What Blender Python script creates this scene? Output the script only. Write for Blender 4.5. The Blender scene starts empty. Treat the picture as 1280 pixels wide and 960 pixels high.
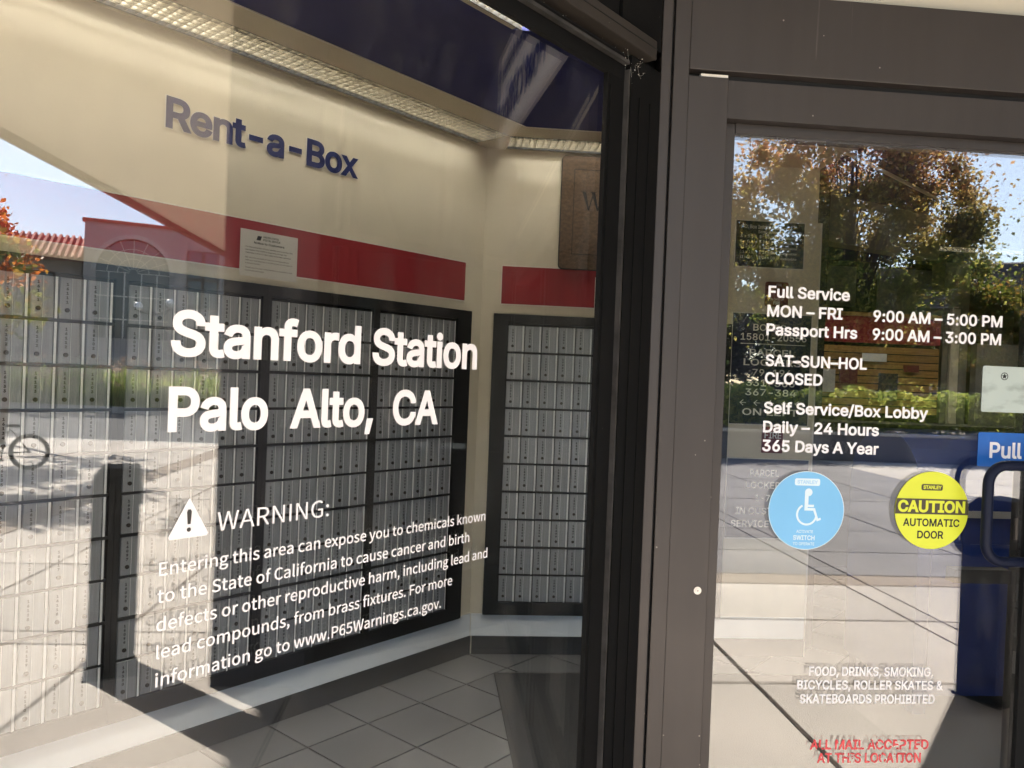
import bpy, math, random
import numpy as np
from mathutils import Vector, Matrix
random.seed(7)
RNG = np.random.default_rng(11)
C = bpy.context.scene.collection
PI = math.pi
R_ = math.radians

# ------------------------------------------------------------------ camera
cam_d = bpy.data.cameras.new('camera')
cam = bpy.data.objects.new('camera', cam_d)
C.objects.link(cam)
cam_d.sensor_fit = 'HORIZONTAL'; cam_d.sensor_width = 36.0
cam_d.lens = 985.0 / 1280.0 * 36.0
cam_d.clip_start = 0.02; cam_d.clip_end = 2000
yaw, roll, pitch = R_(4.9), 0.039, -math.atan(10 / 985.0)
a_ = Vector((math.sin(yaw), math.cos(yaw), 0)); rt = Vector((math.cos(yaw), -math.sin(yaw), 0)); up = Vector((0, 0, 1))
fw = a_ * math.cos(pitch) + up * math.sin(pitch); u0 = -a_ * math.sin(pitch) + up * math.cos(pitch)
ix = rt * math.cos(roll) + u0 * math.sin(roll); iu = -rt * math.sin(roll) + u0 * math.cos(roll)
m = Matrix.Identity(4)
for i in range(3):
    m[i][0] = ix[i]; m[i][1] = iu[i]; m[i][2] = -fw[i]
m[0][3], m[1][3], m[2][3] = 0.0, -1.6, 1.45
cam.matrix_world = m
bpy.context.scene.camera = cam

# ------------------------------------------------------------------ sky, sun, exposure
SUN_AZ = math.atan2(0.66, -0.75)        # compass angle (from +Y towards +X) of the direction TO the sun
SUN_EL = R_(36)
world = bpy.data.worlds.new('World'); bpy.context.scene.world = world
world.use_nodes = True
wn, wl = world.node_tree.nodes, world.node_tree.links
wn.clear()
sky = wn.new('ShaderNodeTexSky'); sky.sky_type = 'NISHITA'; sky.sun_disc = False
sky.sun_elevation = SUN_EL; sky.sun_rotation = SUN_AZ
sky.air_density = 1.0; sky.dust_density = 0.5; sky.ozone_density = 2.5
bg = wn.new('ShaderNodeBackground'); bg.inputs[1].default_value = 0.075
wo = wn.new('ShaderNodeOutputWorld')
tcw = wn.new('ShaderNodeTexCoord'); mpw = wn.new('ShaderNodeMapping')
mpw.inputs['Scale'].default_value = (1.3, 1.3, 9.0); mpw.inputs['Rotation'].default_value = (0.12, 0.05, 0.4)
nzw = wn.new('ShaderNodeTexNoise'); nzw.inputs['Scale'].default_value = 2.2; nzw.inputs['Detail'].default_value = 7; nzw.inputs['Distortion'].default_value = 0.6
crw = wn.new('ShaderNodeValToRGB'); crw.color_ramp.elements[0].position = 0.47; crw.color_ramp.elements[1].position = 0.78
crw.color_ramp.elements[0].color = (0, 0, 0, 1); crw.color_ramp.elements[1].color = (0.6, 0.6, 0.6, 1)
mxw = wn.new('ShaderNodeMixRGB'); mxw.inputs[2].default_value = (6.0, 6.6, 7.6, 1)
wl.new(tcw.outputs['Generated'], mpw.inputs[0]); wl.new(mpw.outputs[0], nzw.inputs['Vector'])
wl.new(nzw.outputs['Fac'], crw.inputs[0]); wl.new(crw.outputs[0], mxw.inputs[0])
wl.new(sky.outputs[0], mxw.inputs[1]); wl.new(mxw.outputs[0], bg.inputs[0]); wl.new(bg.outputs[0], wo.inputs[0])

sun_d = bpy.data.lights.new('sun', 'SUN'); sun_d.energy = 4.2; sun_d.angle = R_(0.55); sun_d.color = (1.0, 0.93, 0.83)
sun = bpy.data.objects.new('sun', sun_d); C.objects.link(sun)
to_sun = Vector((math.sin(SUN_AZ) * math.cos(SUN_EL), math.cos(SUN_AZ) * math.cos(SUN_EL), math.sin(SUN_EL)))
sun.rotation_euler = to_sun.to_track_quat('Z', 'Y').to_euler()
sun.location = (12, -10, 14)

sc = bpy.context.scene
sc.view_settings.view_transform = 'Standard'; sc.view_settings.look = 'None'
sc.view_settings.exposure = 3.18; sc.view_settings.gamma = 1.0; sc.view_settings.use_curve_mapping = False
sc.render.engine = 'CYCLES'
sc.cycles.max_bounces = 9; sc.cycles.diffuse_bounces = 4; sc.cycles.glossy_bounces = 6
sc.cycles.transparent_max_bounces = 16; sc.cycles.caustics_reflective = False; sc.cycles.caustics_refractive = False
sc.cycles.use_denoising = True; sc.cycles.use_adaptive_sampling = False
sc.cycles.sample_clamp_indirect = 3.0
LAMP = 1.5           # radiance of the tubes above the louvres

# ------------------------------------------------------------------ materials
def mat(name, col, rough=0.6, metal=0.0, spec=0.5, noise=0.0, nscale=8.0, bump=0.0, bscale=60.0, stretch=(1, 1, 1), col2=None, coat=0.0, ncontrast=(0.3, 0.7)):
    m = bpy.data.materials.new(name); m.use_nodes = True
    N, L = m.node_tree.nodes, m.node_tree.links
    p = N['Principled BSDF']
    p.inputs['Base Color'].default_value = (*col, 1); p.inputs['Roughness'].default_value = rough
    p.inputs['Metallic'].default_value = metal; p.inputs['Specular IOR Level'].default_value = spec
    p.inputs['Coat Weight'].default_value = coat
    if noise or bump:
        tc = N.new('ShaderNodeTexCoord'); mp = N.new('ShaderNodeMapping'); mp.inputs['Scale'].default_value = stretch
        L.new(tc.outputs['Object'], mp.inputs[0])
    if noise:
        n = N.new('ShaderNodeTexNoise'); n.inputs['Scale'].default_value = nscale; n.inputs['Detail'].default_value = 6
        r = N.new('ShaderNodeValToRGB'); r.color_ramp.elements[0].position, r.color_ramp.elements[1].position = ncontrast
        c2 = col2 or tuple(c * (1 - noise) for c in col)
        r.color_ramp.elements[0].color = (*c2, 1); r.color_ramp.elements[1].color = (*[min(1, c * (1 + (noise * 0.5 if not col2 else 0))) for c in col], 1)
        L.new(mp.outputs[0], n.inputs['Vector']); L.new(n.outputs['Fac'], r.inputs[0]); L.new(r.outputs[0], p.inputs['Base Color'])
    if bump:
        n2 = N.new('ShaderNodeTexNoise'); n2.inputs['Scale'].default_value = bscale; n2.inputs['Detail'].default_value = 5
        b = N.new('ShaderNodeBump'); b.inputs['Strength'].default_value = bump; b.inputs['Distance'].default_value = 0.01
        L.new(mp.outputs[0], n2.inputs['Vector']); L.new(n2.outputs['Fac'], b.inputs['Height']); L.new(b.outputs[0], p.inputs['Normal'])
    return m

def vary(m, amt):
    """each copy gets its own tone and its own patch of the grain"""
    N, L = m.node_tree.nodes, m.node_tree.links; p = N['Principled BSDF']
    oi = N.new('ShaderNodeObjectInfo'); src = p.inputs['Base Color'].links[0].from_socket
    mr = N.new('ShaderNodeMapRange'); mr.inputs['To Min'].default_value = 1 - amt; mr.inputs['To Max'].default_value = 1 + amt * 0.6; L.new(oi.outputs['Random'], mr.inputs['Value'])
    vm = N.new('ShaderNodeVectorMath'); vm.operation = 'SCALE'; L.new(src, vm.inputs[0]); L.new(mr.outputs[0], vm.inputs['Scale']); L.new(vm.outputs[0], p.inputs['Base Color'])
    for n in N:
        if n.type == 'MAPPING':
            cx = N.new('ShaderNodeCombineXYZ'); k = N.new('ShaderNodeMath'); k.operation = 'MULTIPLY'; k.inputs[1].default_value = 37.0
            L.new(oi.outputs['Random'], k.inputs[0])
            for i in range(3): L.new(k.outputs[0], cx.inputs[i])
            L.new(cx.outputs[0], n.inputs['Location'])

def glass_mat(name, f0, tint):
    m = bpy.data.materials.new(name); m.use_nodes = True
    N, L = m.node_tree.nodes, m.node_tree.links
    N.clear()
    o = N.new('ShaderNodeOutputMaterial'); mix = N.new('ShaderNodeMixShader')
    t = N.new('ShaderNodeBsdfTransparent'); t.inputs[0].default_value = (*tint, 1)
    g = N.new('ShaderNodeBsdfGlossy'); g.inputs['Roughness'].default_value = 0.0; g.inputs[0].default_value = (1, 1, 1, 1)
    nz = N.new('ShaderNodeTexNoise'); nz.inputs['Scale'].default_value = 3.0; nz.inputs['Detail'].default_value = 1
    tcg = N.new('ShaderNodeTexCoord'); L.new(tcg.outputs['Object'], nz.inputs['Vector'])
    bmp = N.new('ShaderNodeBump'); bmp.inputs['Strength'].default_value = 0.015; bmp.inputs['Distance'].default_value = 0.01
    L.new(nz.outputs['Fac'], bmp.inputs['Height']); L.new(bmp.outputs[0], g.inputs['Normal'])
    geo = N.new('ShaderNodeNewGeometry')
    dot = N.new('ShaderNodeVectorMath'); dot.operation = 'DOT_PRODUCT'
    L.new(geo.outputs['Incoming'], dot.inputs[0]); L.new(geo.outputs['Normal'], dot.inputs[1])
    ab = N.new('ShaderNodeMath'); ab.operation = 'ABSOLUTE'; L.new(dot.outputs['Value'], ab.inputs[0])
    s = N.new('ShaderNodeMath'); s.operation = 'SUBTRACT'; s.inputs[0].default_value = 1; s.use_clamp = True; L.new(ab.outputs[0], s.inputs[1])
    pw = N.new('ShaderNodeMath'); pw.operation = 'POWER'; pw.inputs[1].default_value = 5; L.new(s.outputs[0], pw.inputs[0])
    ma = N.new('ShaderNodeMath'); ma.operation = 'MULTIPLY_ADD'; ma.inputs[1].default_value = 1 - f0; ma.inputs[2].default_value = f0
    L.new(pw.outputs[0], ma.inputs[0]); L.new(ma.outputs[0], mix.inputs[0])
    L.new(t.outputs[0], mix.inputs[1]); L.new(g.outputs[0], mix.inputs[2])
    df = N.new('ShaderNodeBsdfDiffuse'); df.inputs[0].default_value = (0.8, 0.77, 0.72, 1); m2 = N.new('ShaderNodeMixShader')
    mpd = N.new('ShaderNodeMapping'); mpd.inputs['Scale'].default_value = (7, 1, 2.2); mpd.inputs['Rotation'].default_value = (0, 0.5, 0); L.new(tcg.outputs['Object'], mpd.inputs[0])
    nd = N.new('ShaderNodeTexNoise'); nd.inputs['Scale'].default_value = 2.0; nd.inputs['Detail'].default_value = 9; nd.inputs['Roughness'].default_value = 0.7; L.new(mpd.outputs[0], nd.inputs['Vector'])
    md = N.new('ShaderNodeMapRange'); md.inputs['From Min'].default_value = 0.5; md.inputs['From Max'].default_value = 0.8; md.inputs['To Max'].default_value = 0.03; L.new(nd.outputs['Fac'], md.inputs['Value'])
    L.new(md.outputs[0], m2.inputs[0]); L.new(mix.outputs[0], m2.inputs[1]); L.new(df.outputs[0], m2.inputs[2]); L.new(m2.outputs[0], o.inputs[0])
    return m

def emis(name, col, s):
    m = bpy.data.materials.new(name); m.use_nodes = True
    N, L = m.node_tree.nodes, m.node_tree.links
    N.clear(); o = N.new('ShaderNodeOutputMaterial'); e = N.new('ShaderNodeEmission')
    e.inputs[0].default_value = (*col, 1); e.inputs[1].default_value = s; L.new(e.outputs[0], o.inputs[0])
    return m

def frame_mat(name, col, rough, speck=0.5):
    """anodised / painted metal with fine vertical brushing, scratches and specks of dust"""
    m = mat(name, col, rough, 0.35 if col[0] > .01 else 0.0, 0.5 if col[0] > .01 else 0.2, noise=0.07, nscale=3.0, stretch=(9, 9, 0.8), bump=0.02, bscale=40)
    N, L = m.node_tree.nodes, m.node_tree.links
    p = N['Principled BSDF']; src = p.inputs['Base Color'].links[0].from_socket
    tc = N.new('ShaderNodeTexCoord'); v = N.new('ShaderNodeTexVoronoi'); v.inputs['Scale'].default_value = 26
    L.new(tc.outputs['Object'], v.inputs['Vector'])
    lt = N.new('ShaderNodeMath'); lt.operation = 'LESS_THAN'; lt.inputs[1].default_value = 0.045; L.new(v.outputs['Distance'], lt.inputs[0])
    n = N.new('ShaderNodeTexNoise'); n.inputs['Scale'].default_value = 1.7; L.new(tc.outputs['Object'], n.inputs['Vector'])
    gt = N.new('ShaderNodeMath'); gt.operation = 'GREATER_THAN'; gt.inputs[1].default_value = 0.53; L.new(n.outputs['Fac'], gt.inputs[0])
    mu = N.new('ShaderNodeMath'); mu.operation = 'MULTIPLY'; L.new(lt.outputs[0], mu.inputs[0]); L.new(gt.outputs[0], mu.inputs[1])
    mp2 = N.new('ShaderNodeMapping'); mp2.inputs['Scale'].default_value = (55, 55, 1.6); mp2.inputs['Rotation'].default_value = (0.05, 0.12, 0); L.new(tc.outputs['Object'], mp2.inputs[0])
    sn = N.new('ShaderNodeTexNoise'); sn.inputs['Scale'].default_value = 1.5; sn.inputs['Detail'].default_value = 4; L.new(mp2.outputs[0], sn.inputs['Vector'])
    sr = N.new('ShaderNodeMapRange'); sr.inputs['From Min'].default_value = 0.70; sr.inputs['From Max'].default_value = 0.84; sr.inputs['To Max'].default_value = 0.5; L.new(sn.outputs['Fac'], sr.inputs['Value'])
    mxx = N.new('ShaderNodeMath'); mxx.operation = 'MAXIMUM'; L.new(mu.outputs[0], mxx.inputs[0]); L.new(sr.outputs[0], mxx.inputs[1]); mu = mxx
    rg = N.new('ShaderNodeTexNoise'); rg.inputs['Scale'].default_value = 5; rg.inputs['Detail'].default_value = 8; L.new(tc.outputs['Object'], rg.inputs['Vector'])
    rr_ = N.new('ShaderNodeMapRange'); rr_.inputs['To Min'].default_value = rough - 0.12; rr_.inputs['To Max'].default_value = rough + 0.15; L.new(rg.outputs['Fac'], rr_.inputs['Value']); L.new(rr_.outputs[0], p.inputs['Roughness'])
    mu2 = N.new('ShaderNodeMath'); mu2.operation = 'MULTIPLY'; mu2.inputs[1].default_value = speck; L.new(mu.outputs[0], mu2.inputs[0])
    mx = N.new('ShaderNodeMixRGB'); mx.inputs[2].default_value = (0.5, 0.45, 0.38, 1)
    L.new(mu2.outputs[0], mx.inputs[0]); L.new(src, mx.inputs[1]); L.new(mx.outputs[0], p.inputs['Base Color'])
    return m

M = {}
M['bronze'] = frame_mat('bronze_metal', (0.052, 0.044, 0.040), 0.42)
M['bronze_lip'] = frame_mat('bronze_metal_lip', (0.045, 0.038, 0.032), 0.5)
M['black_metal'] = frame_mat('black_anodised_metal', (0.0035, 0.0035, 0.0035), 0.6, 0.06)
M['gasket'] = mat('black_rubber', (0.006, 0.006, 0.006), 0.7)
M['bead'] = mat('aluminium_bead', (0.08, 0.076, 0.072), 0.45, 0.5, noise=0.4, nscale=30)
M['glass'] = glass_mat('window_glass', 0.080, (0.965, 0.97, 0.965))
M['glass_tint'] = glass_mat('tinted_glass', 0.07, (0.55, 0.58, 0.57))
M['vinyl'] = mat('white_vinyl', (0.86, 0.83, 0.83), 0.5)
M['red_vinyl'] = mat('peeling_red_vinyl', (0.75, 0.06, 0.07), 0.5)
M['beige'] = mat('beige_wall', (0.72, 0.645, 0.50), 0.8, noise=0.10, nscale=2.2, bump=0.05, bscale=90)
M['beige_ceil'] = mat('beige_ceiling', (0.58, 0.51, 0.38), 0.8, noise=0.05, nscale=2)
M['trim'] = mat('white_trim', (0.75, 0.70, 0.62), 0.6)
M['navy'] = mat('navy_ceiling', (0.012, 0.018, 0.12), 0.8, noise=0.1, nscale=2)
M['red'] = mat('red_band', (0.30, 0.016, 0.022), 0.6, noise=0.06, nscale=2)
M['navy_letter'] = mat('navy_lettering', (0.014, 0.022, 0.11), 0.5)
M['kick'] = mat('pale_kick_strip', (0.82, 0.84, 0.85), 0.5, noise=0.05, nscale=3)
M['base'] = mat('black_vinyl_base', (0.022, 0.024, 0.026), 0.45)
M['cab'] = mat('black_cabinet_metal', (0.012, 0.012, 0.012), 0.5)
M['alu'] = mat('aluminium_door', (0.33, 0.34, 0.355), 0.42, 0.25, noise=0.12, nscale=3.0, stretch=(60, 60, 1.5))
M['alu_highlight'] = mat('polished_aluminium_edge', (0.85, 0.85, 0.84), 0.3, 0.1)  # near-white, paints the highlights along the door edges
M['ink'] = mat('black_ink', (0.012, 0.012, 0.012), 0.6)
M['lock'] = mat('dark_brass_lock', (0.05, 0.042, 0.032), 0.35, 0.7)
M['louver'] = mat('mirrored_louvre', (0.26, 0.24, 0.20), 0.25, 0.85)
M['housing'] = mat('white_reflector', (0.8, 0.78, 0.72), 0.6)
M['tube'] = emis('lit_tube', (1.0, 0.96, 0.87), LAMP * 2.6)
M['tube_mid'] = emis('lobby_fill_tube', (1.0, 0.96, 0.88), LAMP * 3.2)  # tubes of the fill strip added for the slatwall
M['tube_strong'] = emis('bright_lit_tube', (1.0, 0.96, 0.88), LAMP * 11)
M['tile'] = mat('grey_floor_tile', (0.105, 0.105, 0.107), 0.42, noise=0.18, nscale=2.5, bump=0.03, bscale=90)
M['grout'] = mat('dark_grout', (0.03, 0.03, 0.03), 0.9)
M['matt'] = mat('dark_entrance_mat', (0.018, 0.018, 0.019), 0.95, noise=0.4, nscale=120, bump=0.5, bscale=300)
M['paper'] = mat('white_paper', (0.62, 0.59, 0.53), 0.7)
M['wood'] = mat('brown_wood_sign', (0.125, 0.075, 0.04), 0.6, noise=0.5, nscale=45, stretch=(1, 1, 1.6), bump=0.1, bscale=90)
M['navy_sign'] = mat('navy_sign_plate', (0.008, 0.014, 0.045), 0.35)
M['sign_white'] = mat('sign_white', (0.9, 0.88, 0.82), 0.6)
M['sign_red'] = mat('sign_dark_red', (0.16, 0.02, 0.02), 0.5)
M['slat'] = mat('yellow_wood_slat', (0.42, 0.235, 0.07), 0.5, noise=0.3, nscale=6, stretch=(1, 1, 12))
M['dark_in'] = mat('dark_lobby_wall', (0.05, 0.045, 0.04), 0.8, noise=0.2, nscale=2)
M['grey_in'] = mat('grey_lobby_wall', (0.22, 0.21, 0.18), 0.8, noise=0.1, nscale=2)
M['bluebox'] = mat('blue_painted_steel', (0.006, 0.018, 0.10), 0.4, 0.0, 0.4, noise=0.15, nscale=4)
M['stick_blue'] = mat('light_blue_sticker', (0.19, 0.50, 0.80), 0.4, noise=0.05, nscale=6)
M['stick_white'] = mat('pale_print', (0.72, 0.84, 0.90), 0.5)
M['stick_print'] = mat('faded_blue_print', (0.42, 0.65, 0.85), 0.5)
M['stick_yellow'] = mat('yellow_sticker', (0.72, 0.76, 0.045), 0.4, noise=0.06, nscale=9)
M['stick_brown'] = mat('brown_black_print', (0.06, 0.05, 0.03), 0.5)
M['pull_blue'] = mat('blue_pull_plate', (0.012, 0.12, 0.46), 0.35, noise=0.2, nscale=12)
M['pale_plate'] = mat('pale_green_scuffed_sticker', (0.42, 0.48, 0.44), 0.5, noise=0.22, nscale=14, stretch=(1, 1, 2.2), ncontrast=(0.35, 0.5))
M['steel'] = mat('screw_steel', (0.55, 0.52, 0.48), 0.35, 0.7)
M['handle'] = mat('dark_blue_handle', (0.003, 0.006, 0.022), 0.55, spec=0.25)
M['concrete'] = mat('pale_concrete', (0.52, 0.465, 0.41), 0.85, noise=0.24, nscale=1.1, bump=0.15, bscale=45, ncontrast=(0.25, 0.75))
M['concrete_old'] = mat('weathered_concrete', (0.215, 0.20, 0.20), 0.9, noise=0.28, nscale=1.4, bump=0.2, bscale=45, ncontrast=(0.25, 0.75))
M['aggregate'] = mat('brown_aggregate', (0.34, 0.27, 0.21), 0.9, noise=0.35, nscale=60, bump=0.3, bscale=150)
M['joint'] = mat('black_joint', (0.02, 0.018, 0.016), 0.95)
M['asphalt'] = mat('asphalt', (0.06, 0.06, 0.062), 0.9, noise=0.2, nscale=2, bump=0.2, bscale=120)
M['kerb'] = mat('kerb_concrete', (0.45, 0.43, 0.40), 0.85, noise=0.15, nscale=4)
M['planter'] = mat('planter_stucco', (0.17, 0.17, 0.19), 0.85, noise=0.15, nscale=3, bump=0.1)
M['cap'] = mat('planter_cap', (0.55, 0.52, 0.47), 0.8, noise=0.1, nscale=5)
M['soil'] = mat('soil', (0.09, 0.065, 0.045), 0.95, noise=0.4, nscale=6)
M['ground'] = mat('dry_ground', (0.13, 0.12, 0.07), 0.95, noise=0.4, nscale=0.6)
M['stucco'] = mat('pale_stucco', (0.42, 0.38, 0.35), 0.9, noise=0.06, nscale=0.7, bump=0.1, bscale=30)
M['stucco_soffit'] = mat('cream_soffit', (0.60, 0.55, 0.44), 0.9, noise=0.08, nscale=0.8)
M['fascia'] = mat('brown_fascia', (0.12, 0.085, 0.06), 0.8, noise=0.1, nscale=2)
M['roof_tile'] = mat('red_clay_tile', (0.42, 0.11, 0.065), 0.85, noise=0.35, nscale=3)
M['shingle'] = mat('grey_brown_shingle', (0.12, 0.095, 0.09), 0.9, noise=0.3, nscale=5)
M['dark_glass'] = mat('dark_far_glass', (0.02, 0.03, 0.04), 0.12, 0.0, 0.8)
M['post'] = mat('black_steel_post', (0.006, 0.006, 0.007), 0.6, spec=0.25)
M['navy_wall'] = mat('dark_upper_wall', (0.03, 0.03, 0.045), 0.8, noise=0.1)
M['sign_panel'] = mat('white_sign_panel', (0.85, 0.82, 0.82), 0.5)
M['bark'] = mat('bark', (0.10, 0.075, 0.055), 0.9, noise=0.4, nscale=8, bump=0.4, bscale=25, stretch=(1, 1, 0.2))
M['rubber'] = mat('tyre_rubber', (0.015, 0.015, 0.015), 0.8)
M['globe'] = mat('white_globe', (0.8, 0.8, 0.78), 0.3)

for k_, a_mt in (('tile', .16), ('alu', .14), ('concrete', .07), ('concrete_old', .10), ('slat', .15)): vary(M[k_], a_mt)

def peel(m):
    N, L = m.node_tree.nodes, m.node_tree.links
    o = [n for n in N if n.type == 'OUTPUT_MATERIAL'][0]; p = N['Principled BSDF']
    tc = N.new('ShaderNodeTexCoord'); n = N.new('ShaderNodeTexNoise'); n.inputs['Scale'].default_value = 62; n.inputs['Detail'].default_value = 3
    L.new(tc.outputs['Object'], n.inputs['Vector'])
    g = N.new('ShaderNodeMath'); g.operation = 'GREATER_THAN'; g.inputs[1].default_value = 0.585; L.new(n.outputs['Fac'], g.inputs[0])
    t = N.new('ShaderNodeBsdfTransparent'); mx = N.new('ShaderNodeMixShader')
    L.new(g.outputs[0], mx.inputs[0]); L.new(p.outputs[0], mx.inputs[1]); L.new(t.outputs[0], mx.inputs[2]); L.new(mx.outputs[0], o.inputs[0])
peel(M['red_vinyl'])

def leaf_mat(name, cols, zmix=None):
    """cols: list of (position, colour) chosen at random leaf by leaf; zmix=(z0, z1, cols2) blends to a second palette with height"""
    m = bpy.data.materials.new(name); m.use_nodes = True
    N, L = m.node_tree.nodes, m.node_tree.links
    p = N['Principled BSDF']; p.inputs['Roughness'].default_value = 0.55; p.inputs['Specular IOR Level'].default_value = 0.35
    geo = N.new('ShaderNodeNewGeometry')
    def ramp(cs):
        r = N.new('ShaderNodeValToRGB'); e = r.color_ramp.elements
        while len(e) > 1: e.remove(e[0])
        e[0].position = cs[0][0]; e[0].color = (*cs[0][1], 1)
        for q, c in cs[1:]:
            k = e.new(q); k.color = (*c, 1)
        L.new(geo.outputs['Random Per Island'], r.inputs[0]); return r
    out = ramp(cols).outputs[0]
    if zmix:
        tc = N.new('ShaderNodeTexCoord'); sp = N.new('ShaderNodeSeparateXYZ'); L.new(tc.outputs['Object'], sp.inputs[0])
        n = N.new('ShaderNodeTexNoise'); n.inputs['Scale'].default_value = 0.9; L.new(tc.outputs['Object'], n.inputs['Vector'])
        ad = N.new('ShaderNodeMath'); ad.operation = 'MULTIPLY_ADD'; ad.inputs[1].default_value = 5.0; L.new(n.outputs['Fac'], ad.inputs[0]); L.new(sp.outputs['Z'], ad.inputs[2])
        mr = N.new('ShaderNodeMapRange'); mr.inputs['From Min'].default_value = zmix[0] + 2.5; mr.inputs['From Max'].default_value = zmix[1] + 2.5
        L.new(ad.outputs[0], mr.inputs['Value'])
        mx = N.new('ShaderNodeMixRGB'); L.new(mr.outputs[0], mx.inputs[0]); L.new(out, mx.inputs[1]); L.new(ramp(zmix[2]).outputs[0], mx.inputs[2]); out = mx.outputs[0]
    L.new(out, p.inputs['Base Color'])
    o = [n for n in N if n.type == 'OUTPUT_MATERIAL'][0]
    tr = N.new('ShaderNodeBsdfTranslucent'); L.new(out, tr.inputs[0]); ms = N.new('ShaderNodeMixShader'); ms.inputs[0].default_value = 0.6
    L.new(p.outputs[0], ms.inputs[1]); L.new(tr.outputs[0], ms.inputs[2]); L.new(ms.outputs[0], o.inputs[0])
    return m
GREEN = [(0, (0.04, 0.07, 0.015)), (0.4, (0.13, 0.18, 0.04)), (0.7, (0.38, 0.40, 0.09)), (1, (0.65, 0.52, 0.15))]
AUTUMN = [(0, (0.24, 0.20, 0.06)), (0.35, (0.55, 0.20, 0.10)), (0.6, (0.70, 0.32, 0.16)), (0.85, (0.60, 0.42, 0.12)), (1, (0.75, 0.40, 0.30))]
M['leaf_maple'] = leaf_mat('turning_maple_leaves', GREEN, (6.0, 11.5, AUTUMN))
M['leaf_dark'] = leaf_mat('dark_evergreen_leaves', [(0, (0.012, 0.022, 0.014)), (0.7, (0.03, 0.05, 0.02)), (1, (0.07, 0.09, 0.03))])
M['leaf_hedge'] = leaf_mat('clipped_hedge_leaves', [(0, (0.10, 0.15, 0.03)), (0.6, (0.33, 0.40, 0.08)), (1, (0.60, 0.60, 0.15))])
M['leaf_yellow'] = leaf_mat('yellow_green_leaves', [(0, (0.07, 0.10, 0.02)), (0.6, (0.20, 0.20, 0.03)), (1, (0.38, 0.20, 0.05))])
M['leaf_orange'] = leaf_mat('orange_leaves', [(0, (0.40, 0.10, 0.02)), (0.6, (0.60, 0.18, 0.03)), (1, (0.60, 0.30, 0.05))])
M['leaf_grass'] = leaf_mat('tall_grass_blades', [(0, (0.16, 0.24, 0.05)), (0.6, (0.38, 0.46, 0.13)), (1, (0.60, 0.60, 0.26))])
M['flower'] = leaf_mat('dry_flower_heads', [(0, (0.25, 0.17, 0.13)), (1, (0.50, 0.38, 0.32))])

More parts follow.
